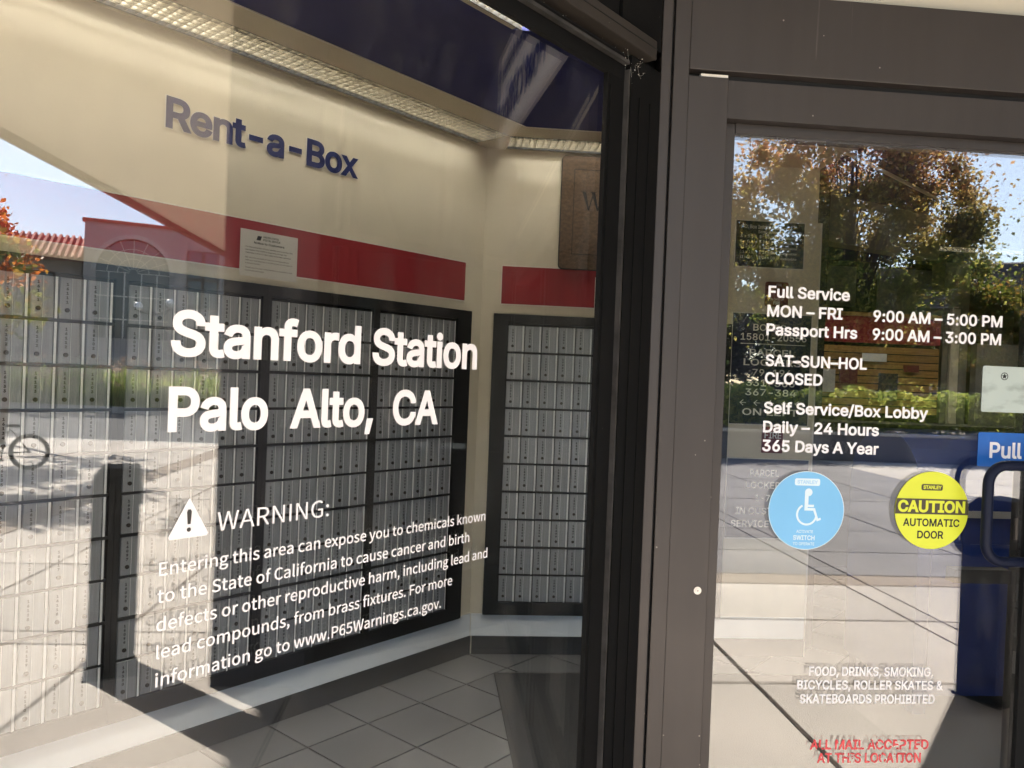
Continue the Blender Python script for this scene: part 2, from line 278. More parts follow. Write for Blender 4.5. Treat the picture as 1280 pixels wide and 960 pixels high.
# ------------------------------------------------------------------ builders
class MB:
    def __init__(s): s.v = []; s.f = []
    def box(s, x0, x1, y0, y1, z0, z1):
        b = len(s.v)
        s.v += [(x0, y0, z0), (x1, y0, z0), (x1, y1, z0), (x0, y1, z0), (x0, y0, z1), (x1, y0, z1), (x1, y1, z1), (x0, y1, z1)]
        s.f += [tuple(b + i for i in q) for q in ((3, 2, 1, 0), (4, 5, 6, 7), (0, 1, 5, 4), (1, 2, 6, 5), (2, 3, 7, 6), (3, 0, 4, 7))]
        return s
    def bbox(s, x0, x1, y0, y1, z0, z1, c=0.002):
        """box with its four vertical-face edges on the viewer's side chamfered (front face smaller)"""
        b = len(s.v)
        s.v += [(x0, y1, z0), (x1, y1, z0), (x1, y1, z1), (x0, y1, z1), (x0, y0 + c, z0), (x1, y0 + c, z0), (x1, y0 + c, z1), (x0, y0 + c, z1),
                (x0 + c, y0, z0 + c), (x1 - c, y0, z0 + c), (x1 - c, y0, z1 - c), (x0 + c, y0, z1 - c)]
        Q = [(3, 2, 1, 0)]
        for i in range(4):
            j = (i + 1) % 4
            Q += [(i, j, 4 + j, 4 + i), (4 + i, 4 + j, 8 + j, 8 + i)]
        Q += [(8, 9, 10, 11)]
        s.f += [tuple(b + i for i in q) for q in Q]
        return s
    def poly(s, pts):
        b = len(s.v); s.v += [tuple(p) for p in pts]; s.f.append(tuple(range(b, b + len(pts)))); return s
    def prism(s, pts, z0, z1):
        b = len(s.v); n = len(pts)
        s.v += [(p[0], p[1], z0) for p in pts] + [(p[0], p[1], z1) for p in pts]
        s.f.append(tuple(b + i for i in range(n))[::-1]); s.f.append(tuple(b + n + i for i in range(n)))
        for i in range(n):
            j = (i + 1) % n; s.f.append((b + i, b + j, b + n + j, b + n + i))
        return s
    def plate(s, pts, y0, y1):
        """outline in x,z extruded along y"""
        b = len(s.v); n = len(pts)
        s.v += [(p[0], y0, p[1]) for p in pts] + [(p[0], y1, p[1]) for p in pts]
        s.f.append(tuple(b + i for i in range(n))); s.f.append(tuple(b + n + i for i in range(n))[::-1])
        for i in range(n):
            j = (i + 1) % n; s.f.append((b + j, b + i, b + n + i, b + n + j))
        return s
    def tube(s, path, rad, n=8, closed=False):
        b = len(s.v); P = [Vector(p) for p in path]; k = len(P)
        rads = rad if isinstance(rad, (list, tuple)) else [rad] * k
        for i, p in enumerate(P):
            t = (P[(i + 1) % k] - P[i - 1]) if (closed or 0 < i < k - 1) else (P[1] - P[0] if i == 0 else P[-1] - P[-2])
            t.normalize()
            if i == 0: x = t.cross(Vector((0, 0, 1)) if abs(t.z) < 0.9 else Vector((1, 0, 0))).normalized()
            else: x = (x - t * x.dot(t)).normalized()
            y = t.cross(x).normalized()
            for q in range(n):
                a = 2 * PI * q / n
                s.v.append(tuple(p + (x * math.cos(a) + y * math.sin(a)) * rads[i]))
        for i in range(k if closed else k - 1):
            j = (i + 1) % k
            for q in range(n):
                r = (q + 1) % n
                s.f.append((b + i * n + q, b + j * n + q, b + j * n + r, b + i * n + r))
        if not closed:
            s.f.append(tuple(b + q for q in range(n))); s.f.append(tuple(b + (k - 1) * n + q for q in range(n))[::-1])
        return s
    def mesh(s, name, m):
        me = bpy.data.meshes.new(name); me.from_pydata(s.v, [], s.f); me.update()
        if m: me.materials.append(M[m] if isinstance(m, str) else m)
        return me
    def build(s, name, m, parent=None, label=None, kind=None, smooth=False):
        me = s.mesh(name, m)
        if smooth: me.polygons.foreach_set('use_smooth', [True] * len(me.polygons))
        return link(name, me, parent, label, kind)

def link(name, me, parent=None, label=None, kind=None, loc=None):
    o = bpy.data.objects.new(name, me); C.objects.link(o)
    if parent: o.parent = parent
    if label: o['label'] = label
    if kind: o['kind'] = kind
    if loc: o.location = loc
    return o
def tag(o, label, cat, group=None):
    o['label'] = label; o['category'] = cat
    if group: o['group'] = group
    return o
def empty(name, label, cat, loc=(0, 0, 0), rz=0.0, group=None):
    o = bpy.data.objects.new(name, None); C.objects.link(o); o.location = loc; o.rotation_euler = (0, 0, rz); o.empty_display_size = 0.1
    return tag(o, label, cat, group)
def bx(name, m, parent, *d, **k): return MB().box(*d).build(name, m, parent, **k)
def bev(o, w=0.003, seg=2):
    md = o.modifiers.new('edge', 'BEVEL'); md.width = w; md.segments = seg; md.limit_method = 'ANGLE'; return o
def circle(cx, cz, r, n=40, a0=0, a1=2 * PI): return [(cx + r * math.cos(a0 + (a1 - a0) * i / n), cz + r * math.sin(a0 + (a1 - a0) * i / n)) for i in range(n if abs(a1 - a0 - 2 * PI) < 1e-6 else n + 1)]
def rrect(x0, x1, z0, z1, r, n=4):
    p = []
    for cx, cz, a in ((x1 - r, z0 + r, -PI / 2), (x1 - r, z1 - r, 0), (x0 + r, z1 - r, PI / 2), (x0 + r, z0 + r, PI)):
        p += [(cx + r * math.cos(a + PI / 2 * i / n), cz + r * math.sin(a + PI / 2 * i / n)) for i in range(n + 1)]
    return p

# text --------------------------------------------------------------
FONT, FONT2 = None, None
try:                                   # the two sans faces that ship inside Blender; falls back to its built-in one
    import os
    fd = bpy.utils.system_resource('DATAFILES', path='fonts')
    if os.path.exists(os.path.join(fd, 'Inter.woff2')): FONT = bpy.data.fonts.load(os.path.join(fd, 'Inter.woff2'))
    if os.path.exists(os.path.join(fd, 'Noto Sans CJK Regular.woff2')): FONT2 = bpy.data.fonts.load(os.path.join(fd, 'Noto Sans CJK Regular.woff2'))
except Exception:
    pass
def fill_nonzero(loops):
    """trapezoids covering the union (non-zero winding) of closed outlines"""
    segs = []
    for L_ in loops:
        for k in range(len(L_)):
            (xa, ya), (xb, yb) = L_[k - 1], L_[k]
            if abs(ya - yb) > 1e-7: segs.append((xa, ya, xb, yb, 1) if yb > ya else (xb, yb, xa, ya, -1))
    ys = {round(q, 6) for sg in segs for q in (sg[1], sg[3])}
    for a in range(len(segs)):
        x1, y1, x2, y2, _ = segs[a]
        for b in range(a + 1, len(segs)):
            x3, y3, x4, y4, _ = segs[b]
            if y3 >= y2 or y4 <= y1 or max(x1, x2) < min(x3, x4) or max(x3, x4) < min(x1, x2): continue
            d = (x2 - x1) * (y4 - y3) - (y2 - y1) * (x4 - x3)
            if abs(d) < 1e-12: continue
            t = ((x3 - x1) * (y4 - y3) - (y3 - y1) * (x4 - x3)) / d; u = ((x3 - x1) * (y2 - y1) - (y3 - y1) * (x2 - x1)) / d
            if 1e-5 < t < 1 - 1e-5 and 1e-5 < u < 1 - 1e-5: ys.add(round(y1 + t * (y2 - y1), 6))
    ys = sorted(ys); V, F, key = [], [], {}
    def vid(x, y):
        k = (round(x, 5), round(y, 5))
        if k not in key: key[k] = len(V); V.append((x, y, 0.0))
        return key[k]
    for a, b in zip(ys[:-1], ys[1:]):
        if b - a < 2e-5: continue
        mid = (a + b) / 2
        act = sorted(((x1 + (x2 - x1) * (mid - y1) / (y2 - y1), x1 + (x2 - x1) * (a - y1) / (y2 - y1), x1 + (x2 - x1) * (b - y1) / (y2 - y1), w) for x1, y1, x2, y2, w in segs if y1 < mid < y2), key=lambda q: q[0])
        wnd = 0; st = None
        for xm, xa, xb, w in act:
            if wnd == 0: st = (xa, xb)
            wnd += w
            if wnd == 0 and xm - (st[0] + st[1]) / 2 > 1e-6:
                q = [vid(st[0], a), vid(xa, a), vid(xb, b), vid(st[1], b)]
                q = [v for k, v in enumerate(q) if v != q[k - 1]]
                if len(q) > 2: F.append(tuple(q))
    return V, F
def grow(loops, d):
    if not loops or not d: return loops
    area = lambda L_: sum(L_[k - 1][0] * L_[k][1] - L_[k][0] * L_[k - 1][1] for k in range(len(L_))) / 2
    sg = 1 if area(max(loops, key=lambda L_: abs(area(L_)))) > 0 else -1
    out = []
    for L0 in loops:
        L_ = [p for k, p in enumerate(L0) if math.hypot(p[0] - L0[k - 1][0], p[1] - L0[k - 1][1]) > 1e-5]; R = []; n = len(L_)
        for k in range(n):
            (ax, ay), (bx_, by), (cx_, cy) = L_[k - 1], L_[k], L_[(k + 1) % n]
            l1 = math.hypot(bx_ - ax, by - ay) or 1; l2 = math.hypot(cx_ - bx_, cy - by) or 1
            n1 = ((by - ay) / l1, -(bx_ - ax) / l1); n2 = ((cy - by) / l2, -(cx_ - bx_) / l2)
            mx_, my_ = n1[0] + n2[0], n1[1] + n2[1]; q = max((mx_ * mx_ + my_ * my_) / 2, 0.35)
            R.append((bx_ + sg * d * mx_ / q, by + sg * d * my_ / q))
        out.append(R)
    return out
def raw_text(s, off=0.0, res=3, font=None, sp=1.0):
    cu = bpy.data.curves.new('t', 'FONT'); cu.body = s; cu.resolution_u = res; cu.space_character = sp; cu.fill_mode = 'NONE'
    if font or FONT: cu.font = font or FONT
    ob = bpy.data.objects.new('t', cu); C.objects.link(ob)
    dg = bpy.context.evaluated_depsgraph_get()
    me = bpy.data.meshes.new_from_object(ob.evaluated_get(dg))
    n = len(me.vertices); co = np.zeros(n * 3); me.vertices.foreach_get('co', co); co = co.reshape(-1, 3)
    nxt = {}
    for e in me.edges:
        a, b = e.vertices; nxt.setdefault(a, []).append(b); nxt.setdefault(b, []).append(a)
    bpy.data.objects.remove(ob); bpy.data.curves.remove(cu); bpy.data.meshes.remove(me)
    seen, loops = set(), []
    for v in range(n):                       # each outline is a run of consecutive vertices
        if v in seen or v not in nxt: continue
        run = [v]; seen.add(v); c = v
        while c + 1 in nxt.get(c, ()) and c + 1 not in seen: c += 1; run.append(c); seen.add(c)
        if len(run) > 2: loops.append([(float(co[i][0]), float(co[i][1])) for i in run])
    loops.sort(key=lambda L_: min(p[0] for p in L_)); groups, mx = [], -1e9
    for L_ in loops:
        x0, x1 = min(p[0] for p in L_), max(p[0] for p in L_)
        if x0 >= mx: groups.append([])
        groups[-1].append(L_); mx = max(mx, x1)
    V, F = [], []
    for g in groups:
        v, f = fill_nonzero(grow(g, off)); k = len(V); V += v; F += [tuple(i + k for i in q) for q in f]
    return np.array(V), F
CAP = {}
def cap_h(off, font=None):
    k = (off, font.name if font else '')
    if k not in CAP:
        co, _ = raw_text('H', off, font=font); CAP[k] = (co[:, 1].max() - co[:, 1].min(), co[:, 1].min())
    return CAP[k]
def text(s, m, parent, z, cap, y, x0=None, x1=None, cx=None, sq=0.82, off=0.0, name='lettering', label=None, res=3, slant=0.0, font=None, sp=1.0):
    """flat lettering facing -y; baseline z, capital height cap; fitted between x0 and x1, or centred on cx"""
    co, f = raw_text(s, off, res, font, sp); h, b = cap_h(off, font)
    k = cap / h; X = co[:, 0]; Y = (co[:, 1] - b) * k
    if x1 is not None: Xs = (X - X.min()) / (X.max() - X.min()) * (x1 - x0) + x0
    elif cx is not None: Xs = (X - (X.min() + X.max()) / 2) * k * sq + cx
    else: Xs = (X - X.min()) * k * sq + x0
    Xs = Xs + Y * slant
    v = [(float(a), y, float(z + q)) for a, q in zip(Xs, Y)]
    me = bpy.data.meshes.new(name); me.from_pydata(v, [], f); me.update(); me.materials.append(M[m])
    return link(name, me, parent, label)

# foliage -----------------------------------------------------------
def leaves(pts, size, var=0.4, up=0.0, elong=1.5):
    n = len(pts)
    d = RNG.normal(size=(n, 3)); d[:, 2] += up; d /= np.linalg.norm(d, axis=1)[:, None]
    r = RNG.normal(size=(n, 3)); x = np.cross(d, r); x /= np.linalg.norm(x, axis=1)[:, None]; y = np.cross(d, x)
    s = size * (1 + var * RNG.uniform(-1, 1, n))[:, None]
    a = pts - x * s * 0.5 * elong; b = pts - y * s * 0.5 + x * 0.12 * s; c = pts + x * s * 0.5 * elong; e = pts + y * s * 0.5 + x * 0.12 * s
    V = np.stack([a, b, c, e], 1).reshape(-1, 3)
    F = np.arange(4 * n).reshape(-1, 4)
    return V, F
def np_mesh(name, V, F, m):
    me = bpy.data.meshes.new(name); nv, nf = len(V), len(F)
    me.vertices.add(nv); me.vertices.foreach_set('co', V.astype(np.float32).ravel())
    me.loops.add(nf * 4); me.loops.foreach_set('vertex_index', F.astype(np.int32).ravel())
    me.polygons.add(nf); me.polygons.foreach_set('loop_start', np.arange(0, nf * 4, 4, dtype=np.int32)); me.polygons.foreach_set('loop_total', np.full(nf, 4, dtype=np.int32))
    me.materials.append(M[m]); me.update(calc_edges=True); me.validate(); return me
def crown_pts(n, c, r, clumps=26, spread=0.33, seed=1, low=0.35):
    g = np.random.default_rng(seed)
    d = g.normal(size=(clumps, 3)); d /= np.linalg.norm(d, axis=1)[:, None]
    rad = g.uniform(low, 1.0, clumps) ** 0.6
    cc = np.array(c) + d * rad[:, None] * np.array(r)
    w = g.uniform(0.4, 1.5, clumps); w /= w.sum()
    idx = g.choice(clumps, n, p=w)
    sz = g.uniform(0.6, 1.3, clumps)[idx][:, None]
    q = g.normal(size=(n, 3)) * g.uniform(0.25, 1.0, n)[:, None] * np.array([0.95, 0.95, 0.7])
    return cc[idx] + q * np.array(r) * spread * sz, cc
def tree(name, label, cat, x, y, h0, c, r, n, size, m, clumps=26, spread=0.33, seed=1, trunk=0.12, group=None, z0=0.0, low=0.35):
    t = empty(name, label, cat, (x, y, z0), group=group)
    pts, cc = crown_pts(n, (c[0], c[1], c[2]), r, clumps, spread, seed, low)
    V, F = leaves(pts, size); link('crown', np_mesh('crown', V, F, m), t)
    tb = MB(); g = random.Random(seed)
    top = (c[0], c[1], c[2] + r[2] * 0.4)
    P = [(0, 0, 0), (g.uniform(-.05, .05), g.uniform(-.05, .05), h0 * 0.5), (c[0] * 0.5, c[1] * 0.5, h0), (c[0], c[1], c[2]), top]
    tb.tube(P, [trunk * 1.25, trunk, trunk * 0.8, trunk * 0.45, trunk * 0.15], 9); tb.build('trunk', 'bark', t, smooth=True)
    lb = MB()
    for q in cc[::4]:
        s0 = Vector((c[0] * 0.6, c[1] * 0.6, h0 * g.uniform(0.9, 1.5))); e = Vector(tuple(float(v) for v in q))
        mid = (s0 + e) / 2 + Vector((g.uniform(-.1, .1), g.uniform(-.1, .1), 0.12)) * r[0]
        lb.tube([s0, mid, e], [trunk * 0.2, trunk * 0.12, trunk * 0.04], 5)
    lb.build('limbs', 'bark', t)
    return t

S2 = math.sqrt(0.5)
PL = Vector((0.440, 0.0, 0.0))            # where the angled window meets the entrance front
PB = Vector((0.175, 2.468, 0.0))          # inner corner of the two letter-box walls

# ================================================================== GROUND AND STREET
bx('ground', 'ground', None, -260, 420, -420, 300, -0.9, -0.46, kind='structure')
MB().prism([(-40, -60), (60, -60), (60, -24.02), (23.6, -24.02), (23.6, -20.02), (13.72, -20.02), (13.72, -13.62), (-40, -13.62)], -0.44, -0.01).build('lawn', 'ground', None, kind='structure')
MB().prism([(-30, -13.6), (13.7, -13.6), (13.7, 30), (-30, 30)], -0.4, -0.022).build('pavement_bed', 'joint', None, kind='structure')
pv = bpy.data.objects.new('pavement', None); C.objects.link(pv); pv['kind'] = 'structure'
xe = [-5.7, -4.25, -2.8, -1.35, 0.1, 1.56, 3.0, 3.2, 4.64, 6.08, 7.52, 8.96, 10.4, 11.84, 13.6]
ye = [-0.03, -1.07, -2.10, -3.12, -3.97, -4.27, -5.1, -6.12, -7.16, -8.2, -9.25, -10.3, -11.4, -12.5, -13.6]
for i in range(len(xe) - 1):
    for j in range(len(ye) - 1):
        x0, x1, y1, y0 = xe[i], xe[i + 1], ye[j], ye[j + 1]
        gx = 0.014 if abs(x0 - 1.56) < 0.01 else 0.0100; gx1 = 0.014 if abs(x1 - 1.56) < 0.01 else 0.0100
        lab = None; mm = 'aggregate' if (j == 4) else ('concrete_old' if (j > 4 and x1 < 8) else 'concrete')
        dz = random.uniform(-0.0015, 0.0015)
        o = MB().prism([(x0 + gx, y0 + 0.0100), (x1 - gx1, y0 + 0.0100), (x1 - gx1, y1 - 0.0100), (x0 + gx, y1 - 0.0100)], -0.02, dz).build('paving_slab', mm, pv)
MB().prism([(-30, -13.6), (-5.71, -13.6), (-5.71, -0.03), (-30, -0.03)], -0.021, -0.001).build('side_pavement', 'concrete', None, kind='structure')
MB().prism([(13.61, -20), (13.78, -20), (13.78, 30), (13.61, 30)], -0.4, 0.002).build('kerb', 'kerb', None, kind='structure')
MB().prism([(13.79, -20), (23.4, -20), (23.4, 30), (13.79, 30)], -0.45, -0.13).build('road', 'asphalt', None, kind='structure')
MB().prism([(23.41, -20), (23.6, -20), (23.6, 30), (23.41, 30)], -0.4, 0.06).build('kerb', 'cap', None, kind='structure')
MB().prism([(23.61, -24), (60, -24), (60, 30), (23.61, 30)], -0.4, 0.03).build('verge_ground', 'soil', None, kind='structure')
# verge planting : tall grass with dry flower heads
n = 9000
P = np.stack([RNG.uniform(23.8, 26.6, n), RNG.uniform(-15.5, -4.5, n), np.zeros(n)], 1)
h = RNG.uniform(0.5, 1.25, n) * (0.85 + 0.25 * np.sin(P[:, 1] * 1.7) * np.cos(P[:, 0] * 2.1))
ang = RNG.uniform(0, 2 * PI, n); w = 0.03
dx = np.stack([np.cos(ang), np.sin(ang), 0 * ang], 1) * w; lean = np.stack([RNG.normal(0, .14, n), RNG.normal(0, .14, n), h], 1)
V = np.stack([P - dx, P + dx, P + lean + dx * 0.2, P + lean - dx * 0.2], 1).reshape(-1, 3)
gr = link('tall_grass', np_mesh('tall_grass', V, np.arange(4 * n).reshape(-1, 4), 'leaf_grass')); gr['kind'] = 'stuff'
tag(gr, 'tall green grass growing on the verge beyond the road', 'grass')
pf = P[:1500] + lean[:1500] * 1.25; pf = np.repeat(pf, 5, 0) + RNG.normal(0, 0.045, (7500, 3))
V, F = leaves(pf, 0.05)
fl = link('dry_flower_heads', np_mesh('dry_flower_heads', V, F, 'flower')); fl['kind'] = 'stuff'
tag(fl, 'brownish dry flower heads above the verge grass', 'flowers')
w_ = bx('low_garden_wall', 'cap', None, 27.6, 27.9, -26, -6.5, 0.0, 1.55)
tag(w_, 'low pale garden wall behind the grassy verge', 'wall')

# planter, hedge and trees opposite the door
pl = empty('long_planter', 'long low stucco planter with pale coping, holding a hedge', 'planter', (0, -13.7, 0))
bx('planter_wall', 'planter', pl, -6, 13.2, -3.4, 0, 0, 0.52)
bx('coping', 'cap', pl, -6.03, 13.23, -0.22, 0.04, 0.521, 0.575)
bx('soil_bed', 'soil', pl, -5.9, 13.1, -3.3, -0.25, 0.45, 0.535)
hp = np.stack([RNG.uniform(-6, 13, 30000), RNG.uniform(-15.25, -14.0, 30000), RNG.uniform(0.6, 1.42, 30000)], 1)
hp[:, 2] += 0.07 * np.sin(hp[:, 0] * 2.3) + 0.05 * np.sin(hp[:, 0] * 5.9 + hp[:, 1] * 3)
V, F = leaves(hp, 0.075)
hd = empty('clipped_hedge', 'green clipped hedge growing along the long low planter', 'hedge', (0, 0, 0.5))
V[:, 2] -= 0.5
link('foliage', np_mesh('foliage', V, F, 'leaf_hedge'), hd)
st = MB()
for i in range(40):
    x = -5.6 + i * 0.46; st.tube([(x, -14.6, 0), (x + .05, -14.62, 0.25), (x + random.uniform(-.1, .1), -14.55, 0.6)], [0.02, 0.015, 0.01], 5)
st.build('stems', 'bark', hd, kind='stuff')

tree('autumn_maple_tree', 'large maple turning orange and pink at the top, behind the hedge', 'tree', 14.9, -26.8, 2.4, (0.0, 0.0, 7.4), (4.9, 3.6, 6.4), 105000, 0.10, 'leaf_maple', 190, 0.13, 4, 0.28)
tree('autumn_maple_tree', 'smaller orange-topped maple to the left of the large maple', 'tree', 8.9, -27.9, 2.4, (0.0, 0.0, 7.7), (2.5, 2.3, 4.9), 30000, 0.10, 'leaf_maple', 60, 0.2, 9, 0.2)
tree('evergreen_tree', 'tall dark evergreen standing behind the smaller maple', 'tree', 9.2, -33.5, 2.0, (0, 0, 8.9), (3.1, 3.0, 8.4), 42000, 0.14, 'leaf_dark', 60, 0.2, 5, 0.3)
tree('evergreen_tree', 'dark evergreen with a broad low crown behind the large maple', 'tree', 16.8, -34.9, 1.0, (0, 0, 3.6), (6.4, 3.0, 3.2), 40000, 0.14, 'leaf_dark', 60, 0.25, 6, 0.2)
tree('shrubby_tree', 'bushy yellow-green tree to the right of the large maple', 'tree', 18.3, -23.9, 0.7, (0, 0, 2.9), (2.4, 1.7, 2.3), 26000, 0.09, 'leaf_yellow', 40, 0.25, 12, 0.1)
tree('shrubby_tree', 'bushy yellow-green tree further right, in front of the shingled house', 'tree', 22.6, -27.7, 0.8, (0, 0, 3.0), (2.6, 2.2, 2.6), 20000, 0.10, 'leaf_yellow', 36, 0.25, 17, 0.12)
tree('street_tree', 'slim street tree with green leaves by the kerb', 'tree', 11.3, -9.5, 1.9, (0, 0, 3.9), (1.45, 1.3, 1.2), 9000, 0.075, 'leaf_maple', 26, 0.3, 21, 0.09)
tree('street_tree', 'young thin street tree with sparse yellow-green leaves', 'tree', 12.5, -7.7, 1.3, (0, 0, 2.55), (0.75, 0.75, 1.0), 520, 0.09, 'leaf_yellow', 20, 0.3, 23, 0.05)
tree('orange_tree', 'bare-branched tree with orange leaves before the tiled roof', 'tree', 27.8, -16.9, 2.5, (0, 0, 5.2), (1.8, 1.8, 1.7), 2300, 0.13, 'leaf_orange', 34, 0.2, 31, 0.14)
tree('evergreen_tree', 'dark round tree at the far left of the tiled wing', 'tree', 36.0, -26.5, 1.5, (0, 0, 4.2), (3, 3, 3), 9000, 0.22, 'leaf_dark', 30, 0.3, 33, 0.2)
tree('evergreen_tree', 'distant dark tree on the open left side of the street', 'tree', -14.0, -30.0, 2.0, (0, 0, 6.0), (4.5, 4, 5), 12000, 0.25, 'leaf_dark', 40, 0.27, 35, 0.3)
tree('evergreen_tree', 'distant dark tree seen between the planter and the street', 'tree', -3.0, -27.0, 2.0, (0, 0, 4.6), (3.5, 3, 4), 10000, 0.22, 'leaf_dark', 34, 0.27, 37, 0.25)
tree('autumn_maple_tree', 'rusty maple left of the planter, far from the door', 'tree', -7.5, -21.0, 2.0, (0, 0, 4.0), (2.6, 2.4, 2.6), 7000, 0.15, 'leaf_maple', 30, 0.27, 39, 0.16)

# shingled house beyond the trees
hs = empty('shingled_house', 'low house with grey-brown shingled roof behind the trees', 'house', (35.0, -41.7, 0), R_(37)); hs.scale = (1.25, 1.25, 1.25)
bx('wall', 'stucco', hs, -8, 8, -5, 5, 0, 4.9)
r = MB(); pr = [(-5.6, 4.8), (0.0, 7.5), (5.6, 4.8)]
r.v += [(-8.6, y, z) for y, z in pr] + [(8.6, y, z) for y, z in pr]; r.f += [(0, 3, 4, 1), (1, 4, 5, 2), (0, 1, 2), (3, 5, 4), (0, 2, 5, 3)]
r.build('roof', 'shingle', hs)
rw = MB()
for k in range(16):
    f0 = k / 16; y = 5.6 * (1 - f0); z = 4.8 + 2.7 * f0
    rw.box(-8.6, 8.6, y - 0.36, y, z + 0.0, z + 0.05); rw.box(-8.6, 8.6, -y, -y + 0.36, z, z + 0.05)
rw.build('shingle_rows', 'shingle', hs, kind='stuff')
for x in (-5, -1.5, 2, 5.5):
    w_ = bx('window', 'trim', hs, x - .7, x + .7, 4.98, 5.06, 1.0, 2.4); bx('pane', 'dark_glass', w_, x - .6, x + .6, 5.06, 5.08, 1.1, 2.3)

# stucco building with the arched window, across the road
FA = math.atan2(6.65, 2.44)
ab = empty('arched_building', 'pale stucco building with a big arched window and flat parapet', 'building', (40.8, -19.0, 0), FA)
# local x runs along the front (to the right in the mirror), local +y is away from the street? front faces +y after rotation check
def F_(y): return -y
u0_, r_, sp = 2.3, 1.75, 6.05
wl_ = MB()
n = 20
arc = [(u0_ - r_ * math.cos(PI * i / n), sp + r_ * math.sin(PI * i / n)) for i in range(n + 1)]
for i in range(n):
    (xa, za), (xb, zb) = arc[i], arc[i + 1]
    wl_.poly([(xa, 0, za), (xb, 0, zb), (xb, 0, 8.5), (xa, 0, 8.5)])
    wl_.poly([(xa, 0, za), (xa, -0.35, za), (xb, -0.35, zb), (xb, 0, zb)])
wl_.box(0, u0_ - r_, -0.4, 0.0, 0, 8.5); wl_.box(u0_ + r_, 14, -0.4, 0.0, 0, 8.5); wl_.box(u0_ - r_, u0_ + r_, -0.4, 0, 0, 2.6)
wl_.box(0, 14, -9, -0.5, 0, 8.3)
wl_.build('wall', 'stucco', ab)
bx('parapet_cap', 'roof_tile', ab, -0.12, 14.1, -0.5, 0.1, 8.5, 8.66)
sr = MB()
for i in range(n):
    a0, a1 = PI * i / n, PI * (i + 1) / n
    q = lambda a, rr: (u0_ - rr * math.cos(a), sp + rr * math.sin(a))
    sr.plate([q(a0, r_), q(a0, r_ + .22), q(a1, r_ + .22), q(a1, r_)], -0.02, 0.1)
sr.build('arch_surround', 'cap', ab)
gp = MB(); gp.plate([(u0_ - r_, 2.6), (u0_ + r_, 2.6)] + [(x, z) for x, z in arc[::-1]], -0.34, -0.3); aw = gp.build('arched_window', 'dark_glass', ab)
mu = MB()
for rr in (0.75, 1.25): 
    mu.tube([(u0_ - rr * math.cos(PI * i / 16), -0.24, sp + rr * math.sin(PI * i / 16)) for i in range(17)], 0.022, 4)
for k in range(9):
    a = PI * k / 8; mu.tube([(u0_ - .2 * math.cos(a), -.24, sp + .2 * math.sin(a)), (u0_ - r_ * math.cos(a), -.24, sp + r_ * math.sin(a))], 0.022, 4)
for x in (-1.15, -0.4, 0.4, 1.15): mu.box(u0_ + x - .035, u0_ + x + .035, -.27, -.22, 2.6, sp)
for z in (3.6, 4.8): mu.box(u0_ - r_, u0_ + r_, -.265, -.225, z - .035, z + .035)
mu.build('glazing_bars', 'trim', aw)
for x0, x1, z0, z1 in ((4.9, 6.5, 4.4, 7.5), (4.9, 6.5, 1.0, 3.4), (8.0, 9.6, 4.4, 7.5), (8.0, 9.6, 1.0, 3.4), (11, 12.6, 4.4, 7.5)):
    w_ = MB().box(x0, x1, 0.0, 0.06, z0, z1).build('window', 'fascia', ab)
    for k in range(2):
        for q in range(2):
            bx('pane', 'dark_glass', w_, x0 + .08 + k * (x1 - x0) / 2, x0 + (k + 1) * (x1 - x0) / 2 - .08, 0.06, 0.075, z0 + .08 + q * (z1 - z0) / 2, z0 + (q + 1) * (z1 - z0) / 2 - .08)
tw = empty('tiled_wing', 'long low wing with red clay tiled roof beside the arched building', 'building', (40.8, -19.0, 0), FA)
bx('wall', 'stucco', tw, -22, -0.15, -7.5, -1.2, 0, 6.6)
rf = MB(); rf.v += [(-22.3, 0.0, 6.5), (-0.13, 0.0, 6.5), (-0.13, -4.3, 8.15), (-22.3, -4.3, 8.15), (-22.3, -8.6, 6.5), (-0.13, -8.6, 6.5)]
rf.f += [(0, 1, 2, 3), (3, 2, 5, 4), (0, 3, 4), (1, 5, 2), (0, 4, 5, 1)]; rf.build('roof', 'roof_tile', tw)
rr = MB()
for k in range(74):
    x = -22.1 + k * 0.3; rr.tube([(x, 0.03, 6.55), (x, -4.3, 8.2)], 0.1, 6)
rr.build('clay_tiles', 'roof_tile', tw, kind='stuff')
for k in range(8):
    x = -2.2 - k * 2.6; w_ = bx('window', 'fascia', tw, x - .85, x + .85, -1.2, -1.12, 3.6, 5.9); bx('pane', 'dark_glass', w_, x - .75, x - .05, -1.12, -1.1, 3.7, 5.8); bx('pane', 'dark_glass', w_, x + .05, x + .75, -1.12, -1.1, 3.7, 5.8)

# twin globe street lamp
lp = empty('globe_street_lamp', 'dark street lamp with two white globes across the road', 'street lamp', (24.2, -9.5, 0))
MB().tube([(0, 0, 0), (0, 0, 0.4), (0, 0, 3.0)], [0.1, 0.06, 0.045], 10).tube([(-.16, -.42, 3.0), (0, 0, 2.9), (.16, .42, 3.12)], 0.03, 8).build('pole', 'post', lp)
def sphere(c, r, n=12):
    b = MB()
    for i in range(n + 1):
        th = PI * i / n
        for j in range(2 * n):
            ph = PI * j / n; b.v.append((c[0] + r * math.sin(th) * math.cos(ph), c[1] + r * math.sin(th) * math.sin(ph), c[2] + r * math.cos(th)))
    for i in range(n):
        for j in range(2 * n):
            k = (j + 1) % (2 * n); b.f.append((i * 2 * n + j, (i + 1) * 2 * n + j, (i + 1) * 2 * n + k, i * 2 * n + k))
    return b
sphere((-.16, -.42, 3.15), 0.13).build('globe', 'globe', lp, smooth=True); sphere((.16, .42, 3.30), 0.13).build('globe', 'globe', lp, smooth=True)

